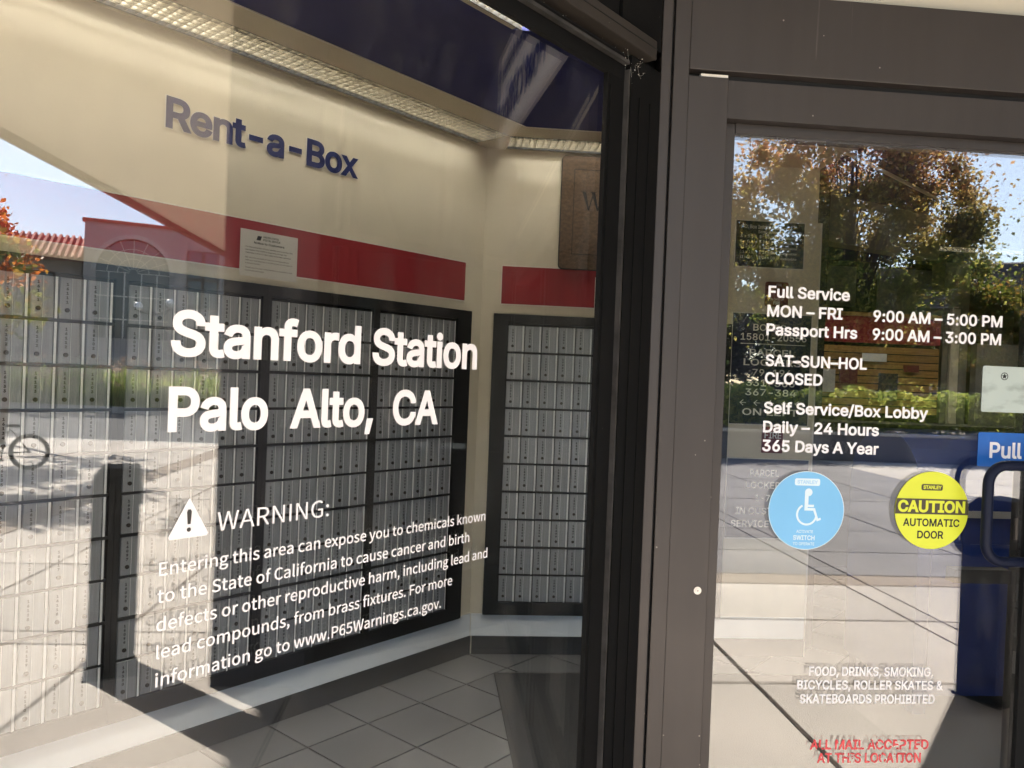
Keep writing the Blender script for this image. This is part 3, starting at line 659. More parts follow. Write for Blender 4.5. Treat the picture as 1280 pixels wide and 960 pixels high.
# bicycle left by the kerb
bk = empty('bicycle', 'small dark bicycle parked near the kerb of the sunny pavement', 'bicycle', (9.45, -5.72, 0), math.atan2(-0.92, -0.38)); bk.scale = (.78, .78, .78)
def wheel(x):
    t = MB().tube([(x + .27 * math.cos(2 * PI * i / 28), 0, .30 + .27 * math.sin(2 * PI * i / 28)) for i in range(28)], 0.026, 7, True).build('wheel', 'rubber', bk, smooth=True)
    MB().tube([(x + .235 * math.cos(2 * PI * i / 28), 0, .30 + .235 * math.sin(2 * PI * i / 28)) for i in range(28)], 0.012, 5, True).build('rim', 'steel', t)
    s = MB()
    for k in range(14):
        a = 2 * PI * k / 14; s.tube([(x, 0.02 * (-1) ** k, .30), (x + .23 * math.cos(a), 0, .30 + .23 * math.sin(a))], 0.0022, 3)
    s.tube([(x, -.05, .3), (x, .05, .3)], 0.02, 8); s.build('spokes', 'steel', t)
wheel(0); wheel(0.88)
MB().tube([(0, 0, .3), (.38, 0, .28), (.28, 0, .68), (0, 0, .3)], .014, 6).tube([(.38, 0, .28), (.76, 0, .62), (.30, 0, .62)], .016, 6).tube([(.74, 0, .72), (.88, 0, .3)], .015, 6).build('bicycle_frame', 'post', bk)
MB().tube([(.73, -.26, .86), (.75, -.1, .82), (.74, 0, .8), (.75, .1, .82), (.73, .26, .86)], .012, 6).tube([(.74, 0, .7), (.74, 0, .81)], .014, 6).build('handlebar', 'post', bk)
MB().prism([(.14, -.07), (.14, .07), (.28, .03), (.38, .015), (.38, -.015), (.28, -.03)], .70, .75).build('saddle', 'rubber', bk)
MB().tube([(.38, -.12, .18), (.38, -.05, .18), (.38, -.04, .28), (.38, .04, .28), (.38, .05, .38), (.38, .12, .38)], .01, 6).box(.34, .42, -.16, -.10, .165, .19).box(.34, .42, .10, .16, .37, .395).build('pedals', 'rubber', bk)

# push-button post and pier beside the entrance
bo = empty('activation_post', 'short square black post with push plate on the pavement', 'post', (2.66, -1.945, 0), R_(-22))
b = MB(); b.prism([(-.11, -.10), (.11, -.10), (.11, .10), (-.11, .10)], 0, 0.90)
k = len(b.v); b.v += [(-.11, -.10, .90), (.11, -.10, .90), (.11, .10, .90), (-.11, .10, .90), (-.07, -.06, .955), (.11, -.06, .955), (.11, .10, .955), (-.07, .10, .955)]
b.f += [(k, k + 1, k + 5, k + 4), (k + 1, k + 2, k + 6, k + 5), (k + 2, k + 3, k + 7, k + 6), (k + 3, k, k + 4, k + 7), (k + 4, k + 5, k + 6, k + 7)]
b.build('shaft', 'post', bo)
bev(bx('base_plate', 'post', bo, -.125, .125, -.115, .115, 0.0, 0.012)); bx('push_plate', 'steel', bo, .06 - .11, .05, .101, .11, .78, .88)

# ================================================================== POST OFFICE BUILDING SHELL
po = empty('post_office_building', 'post office with dark bronze fronts, deep cream roof overhang and navy upper wall', 'building', (0, 0, 0))
# roof overhang
bx('soffit', 'stucco_soffit', po, -9, 16, -4.8, 9, 3.67, 3.95)
bx('roof_fascia', 'fascia', po, -9.1, 16.1, -4.9, -4.802, 3.60, 4.02)
bx('gutter', 'bronze_lip', po, -9.1, 16.1, -5.02, -4.905, 3.9, 4.0)
# front wall over the entrance, right-hand return, front beyond it
bx('wall_band', 'stucco_soffit', po, 0.4646, 3.6, -0.03, 0.12, 2.240, 2.30)
bx('upper_wall', 'navy_wall', po, 0.4646, 3.75, 0.0, 0.2, 2.302, 3.668)
MB().prism([(2.50, -1.30), (2.62, -1.44), (3.75, 0.0), (3.75, 0.2), (3.6, 0.2)], 0.0, 0.35).build('return_wall_base', 'black_metal', po)
bx('pier', 'navy_wall', po, 2.46, 2.92, -1.435, -1.02, 0.0, 3.668)
bx('front_wall', 'stucco', po, 2.925, 15.6, -1.30, -1.0, 0.0, 3.668)
bx('end_wall', 'stucco', po, 15.3, 15.6, -0.99, 8.9, 0.0, 3.668)
# left side: wall beyond the angled window
bx('left_front_wall', 'stucco', po, -8.8, -0.98, -1.62, -1.42, 0.0, 3.668)
bx('left_end_wall', 'stucco', po, -8.8, -8.6, -1.41, 8.9, 0.0, 3.668)
bx('back_wall', 'stucco', po, -8.8, 15.6, 8.7, 8.9, 0.0, 3.668)
sg = empty('post_office_sign', 'white fascia sign with blue lettering and a red stripe over the entrance', 'sign', (0.9, -0.02, 0), -0.1115)
bx('sign_panel', 'sign_panel', sg, 0.0, 1.62, -0.03, 0.0, 2.50, 2.930)
bx('navy_surround', 'navy_letter', sg, 0.0, 1.62, -0.03, 0.0, 2.9475, 3.30); bx('navy_surround', 'navy_letter', sg, 1.6205, 2.15, -0.03, 0.0, 2.50, 3.30); bx('stripe', 'red', sg, 0.0, 1.62, -0.032, -0.001, 2.9305, 2.947)
for x in (0.1, 1.0, 2.0): bx('bracket', 'black_metal', sg, x - .02, x + .02, 0.0005, 0.015 + x * .1, 2.6, 2.65)
text('United States', 'navy_letter', sg, 2.78, 0.075, -0.034, x0=0.95, x1=1.57, off=0.03, res=2)
text('Post Office', 'navy_letter', sg, 2.56, 0.15, -0.034, x0=0.70, x1=1.59, off=0.035, res=2)

# glazed right-hand return (slanting from the pier to the entrance front)
ra = math.atan2(1.44, 1.13)
rw_ = empty('glazed_return', 'tall dark glazed screen slanting from the pier to the entrance', 'glazed screen', (2.62, -1.44, 0), ra)
LR = math.hypot(1.13, 1.44)
for i in range(4):
    x = LR * i / 3; bx('mullion', 'black_metal', rw_, x - .03, x + .03, -0.02, .05, .351, 3.66)
for z in (2.12, 3.2):
    for i in range(3): bx('transom', 'black_metal', rw_, LR * i / 3 + .031, LR * (i + 1) / 3 - .031, -0.015, .045, z - .04, z + .04)
for i in range(3):
    for z0, z1 in ((.355, 2.075), (2.165, 3.155), (3.245, 3.66)): bx('pane', 'glass_tint', rw_, LR * i / 3 + .032, LR * (i + 1) / 3 - .032, 0.01, .016, z0, z1)

# ================================================================== INTERIOR
fl_ = bpy.data.objects.new('interior_floor', None); C.objects.link(fl_); fl_['kind'] = 'structure'
bx('floor_bed', 'grout', fl_, -8.5, 15.2, 0.03, 8.65, -0.02, 0.0)
MB().prism([(-8.5, 0.029), (-8.5, -1.40), (-0.94, -1.40), (0.42, -0.06), (0.42, 0.029)], -0.02, 0.0).build('floor_bed', 'grout', fl_)
ts, g_ = 0.2925, 0.0045
tile_me = MB().prism([(-ts / 2 + g_, -ts / 2 + g_), (ts / 2 - g_, -ts / 2 + g_), (ts / 2 - g_, ts / 2 - g_), (-ts / 2 + g_, ts / 2 - g_)], 0.0005, 0.006).mesh('floor_tile', 'tile')
o0 = Vector((-0.053, 1.851)); e1 = Vector((S2, S2)); e2 = Vector((-S2, S2)); far = []
for i in range(-16, 30):
    for j in range(-20, 24):
        c = o0 + e1 * (i + .5) * ts + e2 * (j + .5) * ts
        dA = (Vector((c.x, c.y)) - Vector((PB.x, PB.y))).dot(Vector((S2, -S2)))       # distance in front of wall A
        dL = (Vector((c.x, c.y)) - Vector((PL.x, PL.y))).dot(Vector((S2, -S2)))       # negative inside
        if dA < -0.2 or dL > -0.22 or c.y < 0.22 and dL > -0.3: continue
        if c.y < 0.2 and c.x > 0.3: continue
        if not (-1.9 < c.x < 3.7 and -1.0 < c.y < 4.3): continue
        if c.y > 2.6 and c.x < 1.9: continue
        if c.x < 1.9 and c.y > 0.1 and c.x > 0.42 and c.y < 2.13: continue       # under the mat
        o = link('floor_tile', tile_me, fl_, loc=(c.x, c.y, 0)); o.rotation_euler = (0, 0, PI / 4)
# entrance mat with a thin metal edge
mt_ = empty('entrance_mat', 'dark ribbed entrance mat with metal edging inside the door', 'mat', (0, 0, 0))
MB().prism([(0.345, 0.12), (1.9, 0.12), (1.9, 2.18), (0.312, 2.18)], 0.0062, 0.012).build('carpet', 'matt', mt_)
MB().prism([(0.325, 0.12), (0.344, 0.12), (0.311, 2.19), (0.292, 2.19)], 0.0062, 0.014).build('edging', 'gasket', mt_)
MB().prism([(0.312, 2.181), (1.9, 2.181), (1.9, 2.195), (0.311, 2.195)], 0.0062, 0.014).build('edging', 'bead', mt_)

# wall A (45 deg) and wall B (parallel to the entrance), each with its strips
wa = empty('letter_box_wall', 'long angled beige wall with red band and pale kick strip', 'wall', PB, PI / 4)
bx('wall_panel', 'beige', wa, -4.6, 0.0, 0.0, 0.1, 0.0, 2.9)
bx('red_band', 'red', wa, -4.4, -0.131, -0.003, -0.0005, 1.820, 2.010)
bx('trim_line', 'trim', wa, -4.4, -0.131, -0.0035, -0.0005, 2.0105, 2.015); bx('trim_line', 'trim', wa, -4.4, -0.131, -0.0035, -0.0005, 1.815, 1.8195)
bx('kick_strip', 'kick', wa, -4.4, -0.0005, -0.006, -0.0005, 0.1, 0.214)
bx('skirting', 'base', wa, -4.4, -0.001, -0.012, -0.0005, 0.007, 0.0995)
text('Rent-a-Box', 'navy_letter', wa, 2.278, 0.112, -0.004, x0=-1.681, x1=-0.827, off=0.026, sp=0.965)
text('Rent-a-Box', 'trim', wa, 2.274, 0.119, -0.0025, x0=-1.685, x1=-0.823, off=0.038, sp=0.965, name='letter_edge')
wb = empty('letter_box_wall', 'short beige wall facing the door with wood plaque and navy signs', 'wall', (0, PB.y, 0))
bx('wall_panel', 'beige', wb, 0.175, 1.972, 0.0, 0.1, 0.0, 2.33); bx('wall_panel', 'beige', wb, 0.175, 1.955, 0.0005, 0.1, 2.3305, 2.9)
bx('wall_edge', 'trim', wb, 1.9725, 1.98, -0.002, 0.1, 0.0, 2.33)
bx('red_band', 'red', wb, 0.276, 1.40, -0.003, -0.0005, 1.822, 2.016)
bx('trim_line', 'trim', wb, 0.276, 1.40, -0.0035, -0.0005, 2.0165, 2.021); bx('trim_line', 'trim', wb, 0.276, 1.40, -0.0035, -0.0005, 1.8165, 1.8215)
bx('trim_line', 'trim', wb, 0.271, 0.2755, -0.0035, -0.0005, 1.8165, 2.021)
bx('kick_strip', 'kick', wb, 0.182, 1.97, -0.006, -0.0005, 0.1, 0.214)
bx('skirting', 'base', wb, 0.19, 1.97, -0.012, -0.0005, 0.007, 0.0995)
pp = bx('posted_paper', 'trim', None, 0.762, 0.98, 2.461, 2.463, 1.79, 1.98); tag(pp, 'blank white paper stuck at the end of the short red band', 'paper')

# letter boxes ---------------------------------------------------------
digit = {}
for ch in '0123456789':
    co, f = raw_text(ch, 0.045, 2); h_, b_ = cap_h(0.045); cxx = (co[:, 0].min() + co[:, 0].max()) / 2
    digit[ch] = (((co[:, 0] - cxx) / h_, (co[:, 1] - b_) / h_), f)
def number_mesh(s, w):
    v, f = [], []
    for k, ch in enumerate(s):
        (X, Z), F0 = digit[ch]; b = len(v); hh = 0.0098
        v += [(float(x) * hh * 1.0, 0.0, float(z) * hh - k * 0.0142) for x, z in zip(X, Z)]
        f += [tuple(i + b for i in q) for q in F0]
    me = bpy.data.meshes.new('box_number'); me.from_pydata(v, [], f); me.update(); me.materials.append(M['ink']); return me
def door_mesh(w, h):
    """extruded aluminium door: face, raised ribs, a slot and a hinge edge; local origin lower left"""
    b = MB()
    b.bbox(0.0015, w - 0.0145, -0.008, 0, 0, h, 0.0012)
    b.box(w * .44, w * .47, -0.0095, -0.0082, 0.001, h - .001)
    b.box(w * .60, w * .605 + .0006, -0.0086, -0.0082, 0.001, h - .001)
    b.box(w * .06, w * .075, -0.0092, -0.0082, 0.001, h - .001)
    b.box(w - .0135, w - .0095, -0.012, 0, 0, h); b.box(w - .0085, w - .0035, -0.009, 0, 0, h)
    return b.mesh('box_door', 'alu')
def hinge_highlight_mesh(w, h): return MB().box(w - .0135, w - .0095, -0.0129, -0.0122, 0, h).box(w - .0083, w - .0052, -0.0099, -0.0092, 0, h).box(w * .44, w * .455, -.0101, -.0096, .001, h - .001).mesh('hinge_highlight', 'alu_highlight')  # pale strips laid over the ribs as painted highlights
lock_me = MB().plate(circle(0, 0, 0.0072, 12), -0.0035, 0).plate(circle(0, 0, 0.0028, 8), -0.0048, -0.0036).mesh('lock', 'lock')
RZ = [0.285 + 0.1435 * k for k in range(10)]
def bank(label, parent_loc, rz, x0, x1, xl, xr, first, ncol, zs=RZ):
    t = empty('letter_box_bank', label, 'mailboxes', parent_loc, rz, 'banks of post office boxes')
    fr = MB(); e = 0.004
    fr.box(xl, x0 - e, -0.03, -0.0015, 0.216, 1.768); fr.box(x1 + e, xr, -0.03, -0.0015, 0.216, 1.768)
    fr.box(x0 - e, x1 + e, -0.03, -0.0015, 0.216, 0.281); fr.box(x0 - e, x1 + e, -0.03, -0.0015, 1.722, 1.768)
    for k in range(1, 10): fr.box(x0 - e, x1 + e, -0.0245 if k % 2 else -0.029, -0.0015, RZ[k] - (0.0105 if k % 2 == 0 else 0.0085), RZ[k] - 0.0006)
    fr.build('cabinet', 'cab', t)
    bx('back_plate', 'cab', t, x0 - e, x1 + e, -0.012, -0.0016, 0.2815, 1.7215)
    w = (x1 - x0) / ncol; h = 0.1325; dm = door_mesh(w, h); hm = hinge_highlight_mesh(w, h)
    for c in range(ncol):
        for r in range(10):
            z = RZ[9 - r]; d = link('box_door', dm, t, loc=(x0 + c * w, -0.0155 - random.uniform(0, 0.0012), z))
            num = str(first - 10 * c + r)
            o = link('box_number', number_mesh(num, w), d, loc=(w * .29, -0.0083, h - 0.026))
            link('lock', lock_me, d, loc=(w * .29, -0.0081, 0.0285)); link('hinge_highlight', hm, d, loc=(0, 0, 0))
    return t
P3 = (PB.x, PB.y, 0)
bank('bank of aluminium post office boxes at the left edge, numbers 16101 and up', P3, PI / 4, -2.352, -1.845, -2.42, -1.822, 16151, 6)
bank('second bank of aluminium post office boxes, numbers from 16041 to 16100', P3, PI / 4, -1.797, -1.290, -1.8215, -1.267, 16091, 6)
bank('third bank of post office boxes, behind the middle of the large white lettering', P3, PI / 4, -1.243, -0.736, -1.2665, -0.714, 16031, 6)
bank('last bank of post office boxes on the angled wall, next to the corner', P3, PI / 4, -0.692, -0.205, -0.7135, -0.10, 15971, 6)
bank('bank of post office boxes facing the door, right of the corner', (0, PB.y, 0), 0, 0.316, 0.846, 0.24, 0.868, 15911, 6)
bank('bank of post office boxes hidden partly by the entrance frame', (0, PB.y, 0), 0, 0.892, 1.422, 0.8685, 1.497, 15851, 6)

# notices and signs on the walls -----------------------------------------
ns = empty('wall_notice', 'white printed notice to customers on the red band', 'notice', P3, PI / 4)
bx('sheet', 'paper', ns, -1.379, -1.124, -0.008, -0.0065, 1.795, 1.974)
def wtext(s, z, cap, x0, x1=None, m='ink', off=0.0, par=ns, y=-0.0088, sq=.82, cx=None): return text(s, m, par, z, cap, y, x0=x0, x1=x1, off=off, sq=sq, cx=cx, res=1, name='print')
wtext('UNITED STATES', 1.950, .0075, -1.282, -1.213, off=.02); wtext('POSTAL SERVICE', 1.939, .0075, -1.282, -1.205, off=.02)
e_ = MB().plate([(-1.312, 1.938), (-1.294, 1.938), (-1.288, 1.955), (-1.306, 1.955)], -.0088, -.0084).build('postal_emblem', 'ink', ns)
wtext('Notice to Customers', 1.923, .0085, -1.322, -1.186, off=.025)
for i, (s, w) in enumerate((('For the protection of your identity and to protect the', 1), ('perception that USPS is disposing of mail, the', .87), ('trashcans in the P.O. Box lobby have been removed.', .97))): wtext(s, 1.905 - i * .011, .0058, -1.357, -1.357 + .21 * w, off=.008)
for i, (s, w) in enumerate((('We ask that you take all mail and correspondence', .92), ('with you and dispose of anything you do not want in', 1), ('a secure manner.', .32))): wtext(s, 1.865 - i * .011, .0058, -1.357, -1.357 + .21 * w)
for i, (s, w) in enumerate((('Thank you for your understanding, cooperation, and', 1), ('continued patronage.', .4))): wtext(s, 1.826 - i * .011, .0058, -1.357, -1.357 + .21 * w)
ws = empty('wood_plaque', 'brown wooden plaque with an engraved border and large W', 'plaque', (0, PB.y, 0))
MB().plate(rrect(0.566, 1.19, 2.017, 2.598, 0.02), -0.022, -0.0005).build('board', 'wood', ws)
bo_ = MB()
for x0, x1, z0, z1 in ((.628, .631, 2.092, 2.532), (1.125, 1.128, 2.092, 2.532), (.6311, 1.1249, 2.529, 2.532), (.6311, 1.1249, 2.092, 2.095)): bo_.box(x0, x1, -.0235, -.0222, z0, z1)
bo_.build('border_line', 'gasket', ws)
ed = MB(); q = rrect(0.563, 1.193, 2.014, 2.601, 0.022); ed.plate(q, -0.019, -0.0006); ed.build('dark_edge', 'gasket', ws)
# serif W
def serif_w(x0, z0, w, h, y):
    b = MB(); s = w / 1.0
    for pts in ([(0.04, 1), (.2, 1), (.36, 0), (.30, 0)], [(.30, 0), (.35, 0), (.54, .98), (.50, .98)], [(.42, 1), (.58, 1), (.74, 0), (.68, 0)], [(.68, 0), (.73, 0), (.93, .98), (.89, .98)], [(-.02, .985), (.28, .985), (.28, 1.01), (-.02, 1.01)], [(.36, .985), (.64, .985), (.64, 1.01), (.36, 1.01)], [(.80, .985), (1.03, .985), (1.03, 1.01), (.80, 1.01)]):
        b.plate([(x0 + p[0] * w, z0 + p[1] * h) for p in pts], y, y + .0006)
    return b
serif_w(0.668, 2.322, 0.125, 0.095, -0.0235).build('letter', 'gasket', ws)

def navy(label, x0, x1, z0, z1):
    t = empty('wall_sign', label, 'sign', (0, PB.y, 0)); bx('plate', 'navy_sign', t, x0, x1, -0.008, -0.0005, z0, z1)
    f = MB(); e = .006
    f.box(x0 - e, x0 - .0003, -.009, -.0005, z0 - e, z1 + e); f.box(x1 + .0003, x1 + e, -.009, -.0005, z0 - e, z1 + e); f.box(x0, x1, -.009, -.0005, z1 + .0003, z1 + e); f.box(x0, x1, -.009, -.0005, z0 - e, z0 - .0003)
    f.build('sign_edge', 'trim', t); return t
s1 = navy('small navy price sign with box information, topmost of the signs', 1.505, 1.879, 2.079, 2.320)
def st_(s, z, cap, x0, x1, p, off=0.0, m='sign_white'): return text(s, m, p, z, cap, -.0088, x0=x0, x1=x1, off=off, res=1, name='print')
st_('P.O. Box Information', 2.281, .019, 1.530, 1.745, s1, .008)
st_('Semi-Annual  Availability', 2.257, .015, 1.625, 1.862, s1)
for i, (a, b, c) in enumerate((('3 x 5.5', '$   95.00', 'available'), ('5 x 5.5', '$ 116.00', 'available'), ('11 x 5.5', '$ 182.00', 'available'), ('11 x 11', '$ 218.00', 'available'), ('12 x 22.5', '$ 366.00', 'available'))):
    z = 2.232 - i * .0275; st_(a, z, .0145, 1.530, 1.60, s1); st_(b, z, .0145, 1.632, 1.722, s1, .008); st_(c, z, .0125, 1.752, 1.840, s1)
s2 = navy('tall navy sign listing boxes and parcel lockers with small arrows', 1.508, 1.939, 1.245, 1.831)
for s, py, x0, x1 in (('BOXES', 1.741, 1.62, 1.80), ('15801-20556', 1.690, 1.553, 1.915), ('PARCEL', 1.608, 1.605, 1.855), ('LOCKERS', 1.556, 1.575, 1.890), ('79-194', 1.502, 1.625, 1.840), ('331-366', 1.447, 1.592, 1.860), ('367-384', 1.397, 1.59, 1.870), ('ON LEFT', 1.292, 1.578, 1.885)):
    st_(s, py, .036, x0, x1, s2, .012)
bx('rule', 'sign_white', s2, 1.555, 1.91, -.0088, -.0084, 1.670, 1.673)
ar = MB()
for k in range(5):
    x = 1.562 + k * .076
    ar.plate([(x, 1.358), (x + .018, 1.374), (x + .021, 1.371), (x + .0065, 1.3595), (x + .036, 1.3595), (x + .036, 1.3565), (x + .0065, 1.3565), (x + .021, 1.345), (x + .018, 1.342)], -.0088, -.0084)
ar.build('arrows', 'sign_white', s2)
s3 = navy('lower navy sign for parcel lockers in the customer service lobby', 1.509, 1.956, 0.640, 1.059)
for s, z, x0, x1 in (('PARCEL', .968, 1.635, 1.795), ('LOCKERS', .903, 1.615, 1.835), ('1-78', .835, 1.67, 1.78), ('IN CUSTOMER', .766, 1.565, 1.905), ('SERVICE LOBBY', .697, 1.54, 1.928)): st_(s, z, .036, x0, x1, s3, .012)
fa = empty('fire_alarm_label', 'dark red rounded fire label between the navy signs', 'label', (0, PB.y, 0))
MB().plate(rrect(1.679, 1.803, 1.872, 2.004, .012), -.012, -.0005).build('plate', 'sign_red', fa); st2 = text('FIRE', 'sign_white', fa, 1.982, .012, -.0128, cx=1.75, res=1, name='print')
text('IN CASE OF', 'sign_white', fa, 1.905, .012, -.0128, cx=1.741, res=1, name='print'); text('FIRE', 'sign_white', fa, 1.884, .016, -.0128, cx=1.741, off=.02, res=1, name='print')
fe = empty('fire_sign', 'red fire sign with pale capitals between the two lower navy signs', 'sign', (0, PB.y, 0))
bx('plate', 'sign_red', fe, 1.694, 1.806, -.012, -.0005, 1.094, 1.232); text('FIRE', 'sign_white', fe, 1.172, .034, -.0128, x0=1.705, x1=1.797, res=1, off=.01, name='print'); text('EXIT', 'sign_white', fe, 1.118, .0, -.0128, cx=1.75, res=1, name='print') if False else None

# ceiling ------------------------------------------------------------
CZ = 2.616
ce = bpy.data.objects.new('ceiling', None); C.objects.link(ce); ce['kind'] = 'structure'
cor = Vector((PB.x, PB.y)); nA = Vector((S2, -S2)); dA_ = Vector((S2, S2))
def pa(u, n, par=0): return cor + dA_ * u + nA * n             # n metres in front of wall A
k45 = math.tan(PI / 8)
def corner_pt(n): return Vector((cor.x + n * k45, cor.y - n))  # mitre point n in front of both walls
def strip(n0, n1, z0, z1, m, name, uend=-3.6, xend=1.955, z_extra=0):
    c0, c1 = corner_pt(n0), corner_pt(n1)
    a0, a1 = pa(uend, n0), pa(uend, n1)
    MB().prism([tuple(a1), tuple(c1), tuple(c0), tuple(a0)], z0, z1).build(name, m, ce)
    MB().prism([tuple(c1), (xend, cor.y - n1), (xend, cor.y - n0), tuple(c0)], z0, z1).build(name, m, ce)
strip(0.0005, 0.018, CZ, CZ + .05, 'beige_ceil', 'ceiling_border')
strip(0.232, 0.392, CZ, CZ + .05, 'beige_ceil', 'ceiling_border')
strip(0.388, 0.3915, CZ - .004, CZ - .0005, 'trim', 'ceiling_edge')
# navy centre and the paler, tiled margin along the window
n_w = 1.93 - 0.93
cN = corner_pt(0.3925)
nv = MB()
Aw = [pa(-3.6, .3925), cN, Vector((8.0, cor.y - .3925)), Vector((8.0, 1.06)), None]
# the line parallel to the window n_w in front of wall A meets y=1.06
q = pa(0, n_w); t_ = (1.06 - q.y) / S2; qq = q + dA_ * t_
nv.prism([tuple(pa(-3.6, n_w)), (qq.x, qq.y), (1.72, 1.06), (5.6, 1.06), (5.6, cor.y - .3925 + .0), tuple(cN), tuple(pa(-3.6, .3925))], CZ, CZ + .05)
nv.build('navy_ceiling_panel', 'navy', ce)
bx('navy_ceiling_panel', 'navy', ce, 1.9555, 5.6, cor.y - .392, 4.368, CZ + .001, CZ + .05); bx('navy_ceiling_panel', 'navy', ce, 1.9555, 5.6, 4.582, 6.5, CZ + .001, CZ + .05)
bx('ceiling_tile', 'beige_ceil', ce, 0.5, 5.6, 0.21, 0.8175, CZ, CZ + .05); bx('ceiling_tile', 'beige_ceil', ce, 2.605, 5.6, 0.818, 1.059, CZ, CZ + .05)
bx('ceiling_tile', 'beige_ceil', ce, 0.62, 2.605, 1.0315, 1.0585, CZ, CZ + .05)
for k in range(11): MB().prism([tuple(pa(t_ - .305 * k, n_w + .0185)), tuple(pa(t_ - .305 * k, n_w + .0008)), tuple(pa(t_ - .305 * (k + 1), n_w + .0008)), tuple(pa(t_ - .305 * (k + 1), n_w + .0185))], CZ + .0004, CZ + .04).build('ceiling_tile', 'beige_ceil', ce)
qz = pa(0, n_w)
for k in range(18):
    ua, ub = t_ - .305 * k, t_ - .305 * (k + 1) + .006
    for r0, r1 in ((n_w + .2325, n_w + .56), (n_w + .566, n_w + .92)):
        MB().prism([tuple(pa(ub, r1)), tuple(pa(ua, r1)), tuple(pa(ua, r0)), tuple(pa(ub, r0))], CZ + .0005, CZ + .04).build('ceiling_tile', 'beige_ceil', ce)
bx('ceiling_cover', 'dark_in', ce, -8.5, 15.2, -1.3, 8.6, CZ + .30, CZ + .34)
# thin bright ceiling trim running into the lobby
MB().prism([(1.70, 1.965), (3.18, 3.135), (3.19, 3.12), (1.71, 1.95)], CZ - .012, CZ - .001).build('ceiling_trim', 'trim', ce)

# egg-crate light strips ------------------------------------------------
lt = empty('louvred_light', 'long egg-crate louvred ceiling light over the angled wall of boxes', 'ceiling light', P3, PI / 4)
def louver(par, x0, x1, tube='tube'):
    """egg-crate of thin mirrored blades; x along the wall, y negative towards the room"""
    b = MB(); n0, n1 = 0.024, 0.226; c = 0.0345; z0, z1 = CZ + .001, CZ + .024; th = 0.0018
    nr = 6; nx = int((x1 - x0) / c)
    for i in range(1, nr):
        y = -(n0 + (n1 - n0) * i / nr); b.box(x0, x1, y - th / 2, y + th / 2, z0, z1)
    for k in range(nx + 1):
        x = x0 + k * (x1 - x0) / nx; b.box(x - th / 2, x + th / 2, -n1, -n0, z0 + .0004, z1 + .0004)
    b.build('louvre_grid', 'louver', par, kind='stuff')
    bx('light_frame', 'gasket', par, x0 - .004, x1 + .004, -n0, -n0 + .004, z0 - .001, z1 + .004); bx('light_frame', 'gasket', par, x0 - .004, x1 + .004, -n1 - .004, -n1, z0 - .001, z1 + .004)
    bx('housing', 'housing', par, x0, x1, -n1 - .004, -n0 + .004, CZ + .15, CZ + .155)
    bx('housing_side', 'housing', par, x0, x1, -n0 + .0045, -n0 + .008, CZ + .052, CZ + .15); bx('housing_side', 'housing', par, x0, x1, -n1 - .008, -n1 - .0045, CZ + .052, CZ + .15)
    for yy in (-.075, -.175):
        MB().tube([(x0 + .01, yy, CZ + .10), (x1 - .015, yy, CZ + .10)], .013, 8).build('tube_lamp', tube, par)
louver(lt, -3.55, -0.10)
MB().prism([tuple(pa(-.0995, .0185)), tuple(pa(-.0995, .2315)), (.2745, PB.y - .2315), (.2745, PB.y - .0185), tuple(corner_pt(.0185))], CZ + .0004, CZ + .05).build('ceiling_border', 'beige_ceil', ce)
lt2 = empty('louvred_light', 'short egg-crate louvred ceiling light over the wall facing the door', 'ceiling light', (PB.x, PB.y, 0))
louver(lt2, 0.10, 1.0)
bx('ceiling_border', 'beige_ceil', ce, 1.18, 1.955, PB.y - .2315, PB.y - .0185, CZ + .0003, CZ + .05)

q = pa(0, n_w)
lt3 = empty('louvred_light', 'louvred ceiling light running along the inside of the angled window', 'ceiling light', (q.x, q.y, 0), PI / 4)
louver(lt3, -3.2, -0.05, 'tube_strong')
lt_fill_door = empty('louvred_light', 'added louvred fill light just inside the entrance door, brightening the wall opposite', 'ceiling light', (0, 1.05, 0))
louver(lt_fill_door, 0.75, 2.6, 'tube_strong')  # unseen strip, added to brighten the wall and signs facing the door
lt_fill_lobby = empty('louvred_light', 'added louvred fill light deep in the lobby, brightening the slatwall', 'ceiling light', (0, 4.6, 0))
louver(lt_fill_lobby, 2.6, 5.2, 'tube_mid')  # strip added to brighten the slatwall and its red header
# lobby beyond ------------------------------------------------------------
lb = empty('lobby_partition', 'dark lobby partitions and pale bulkhead deep inside the building', 'partition', (0, 0, 0))
bx('side_partition', 'dark_in', lb, 1.975, 2.07, 2.57, 5.28, 0.007, CZ)
MB().prism([(2.08, 2.86), (3.25, 3.40), (3.16, 3.46), (2.08, 3.0)], 2.33, CZ - .001).build('bulkhead', 'grey_in', lb)
bx('rear_partition', 'dark_in', lb, 2.071, 5.24, 5.30, 5.4, 0.007, CZ)
for x0, x1, z0, z1 in ((3.25, 3.68, 2.20, 2.56), (3.90, 4.40, 2.05, 2.56)): bx('transom_panel', 'grey_in', lb, x0, x1, 5.26, 5.299, z0, z1)
bx('grey_column', 'grey_in', lb, 4.42, 4.66, 5.10, 5.298, 0.007, CZ); bx('column_edge', 'beige', lb, 4.48, 4.56, 5.07, 5.099, 0.007, 2.2)
bx('side_screen', 'grey_in', lb, 4.68, 5.6, 5.0, 5.08, 1.0, 1.9)
bx('counter_base', 'dark_in', lb, 2.5, 5.2, 4.5, 4.96, 0.007, 1.18)
sw = empty('slatwall_display', 'yellow wooden slatwall under a red band in the lobby', 'display wall', (0, 5.0, 0))
bx('backing', 'gasket', sw, 3.14, 4.34, 0.02, 0.04, 1.22, 2.12)
for k in range(9):
    bx('slat', 'slat', sw, 3.15, 4.33, 0.0, 0.019, 1.25 + k * .0655, 1.25 + k * .0655 + .056)
bx('red_header', 'red', sw, 3.15, 4.33, -0.01, 0.018, 1.86, 2.09)
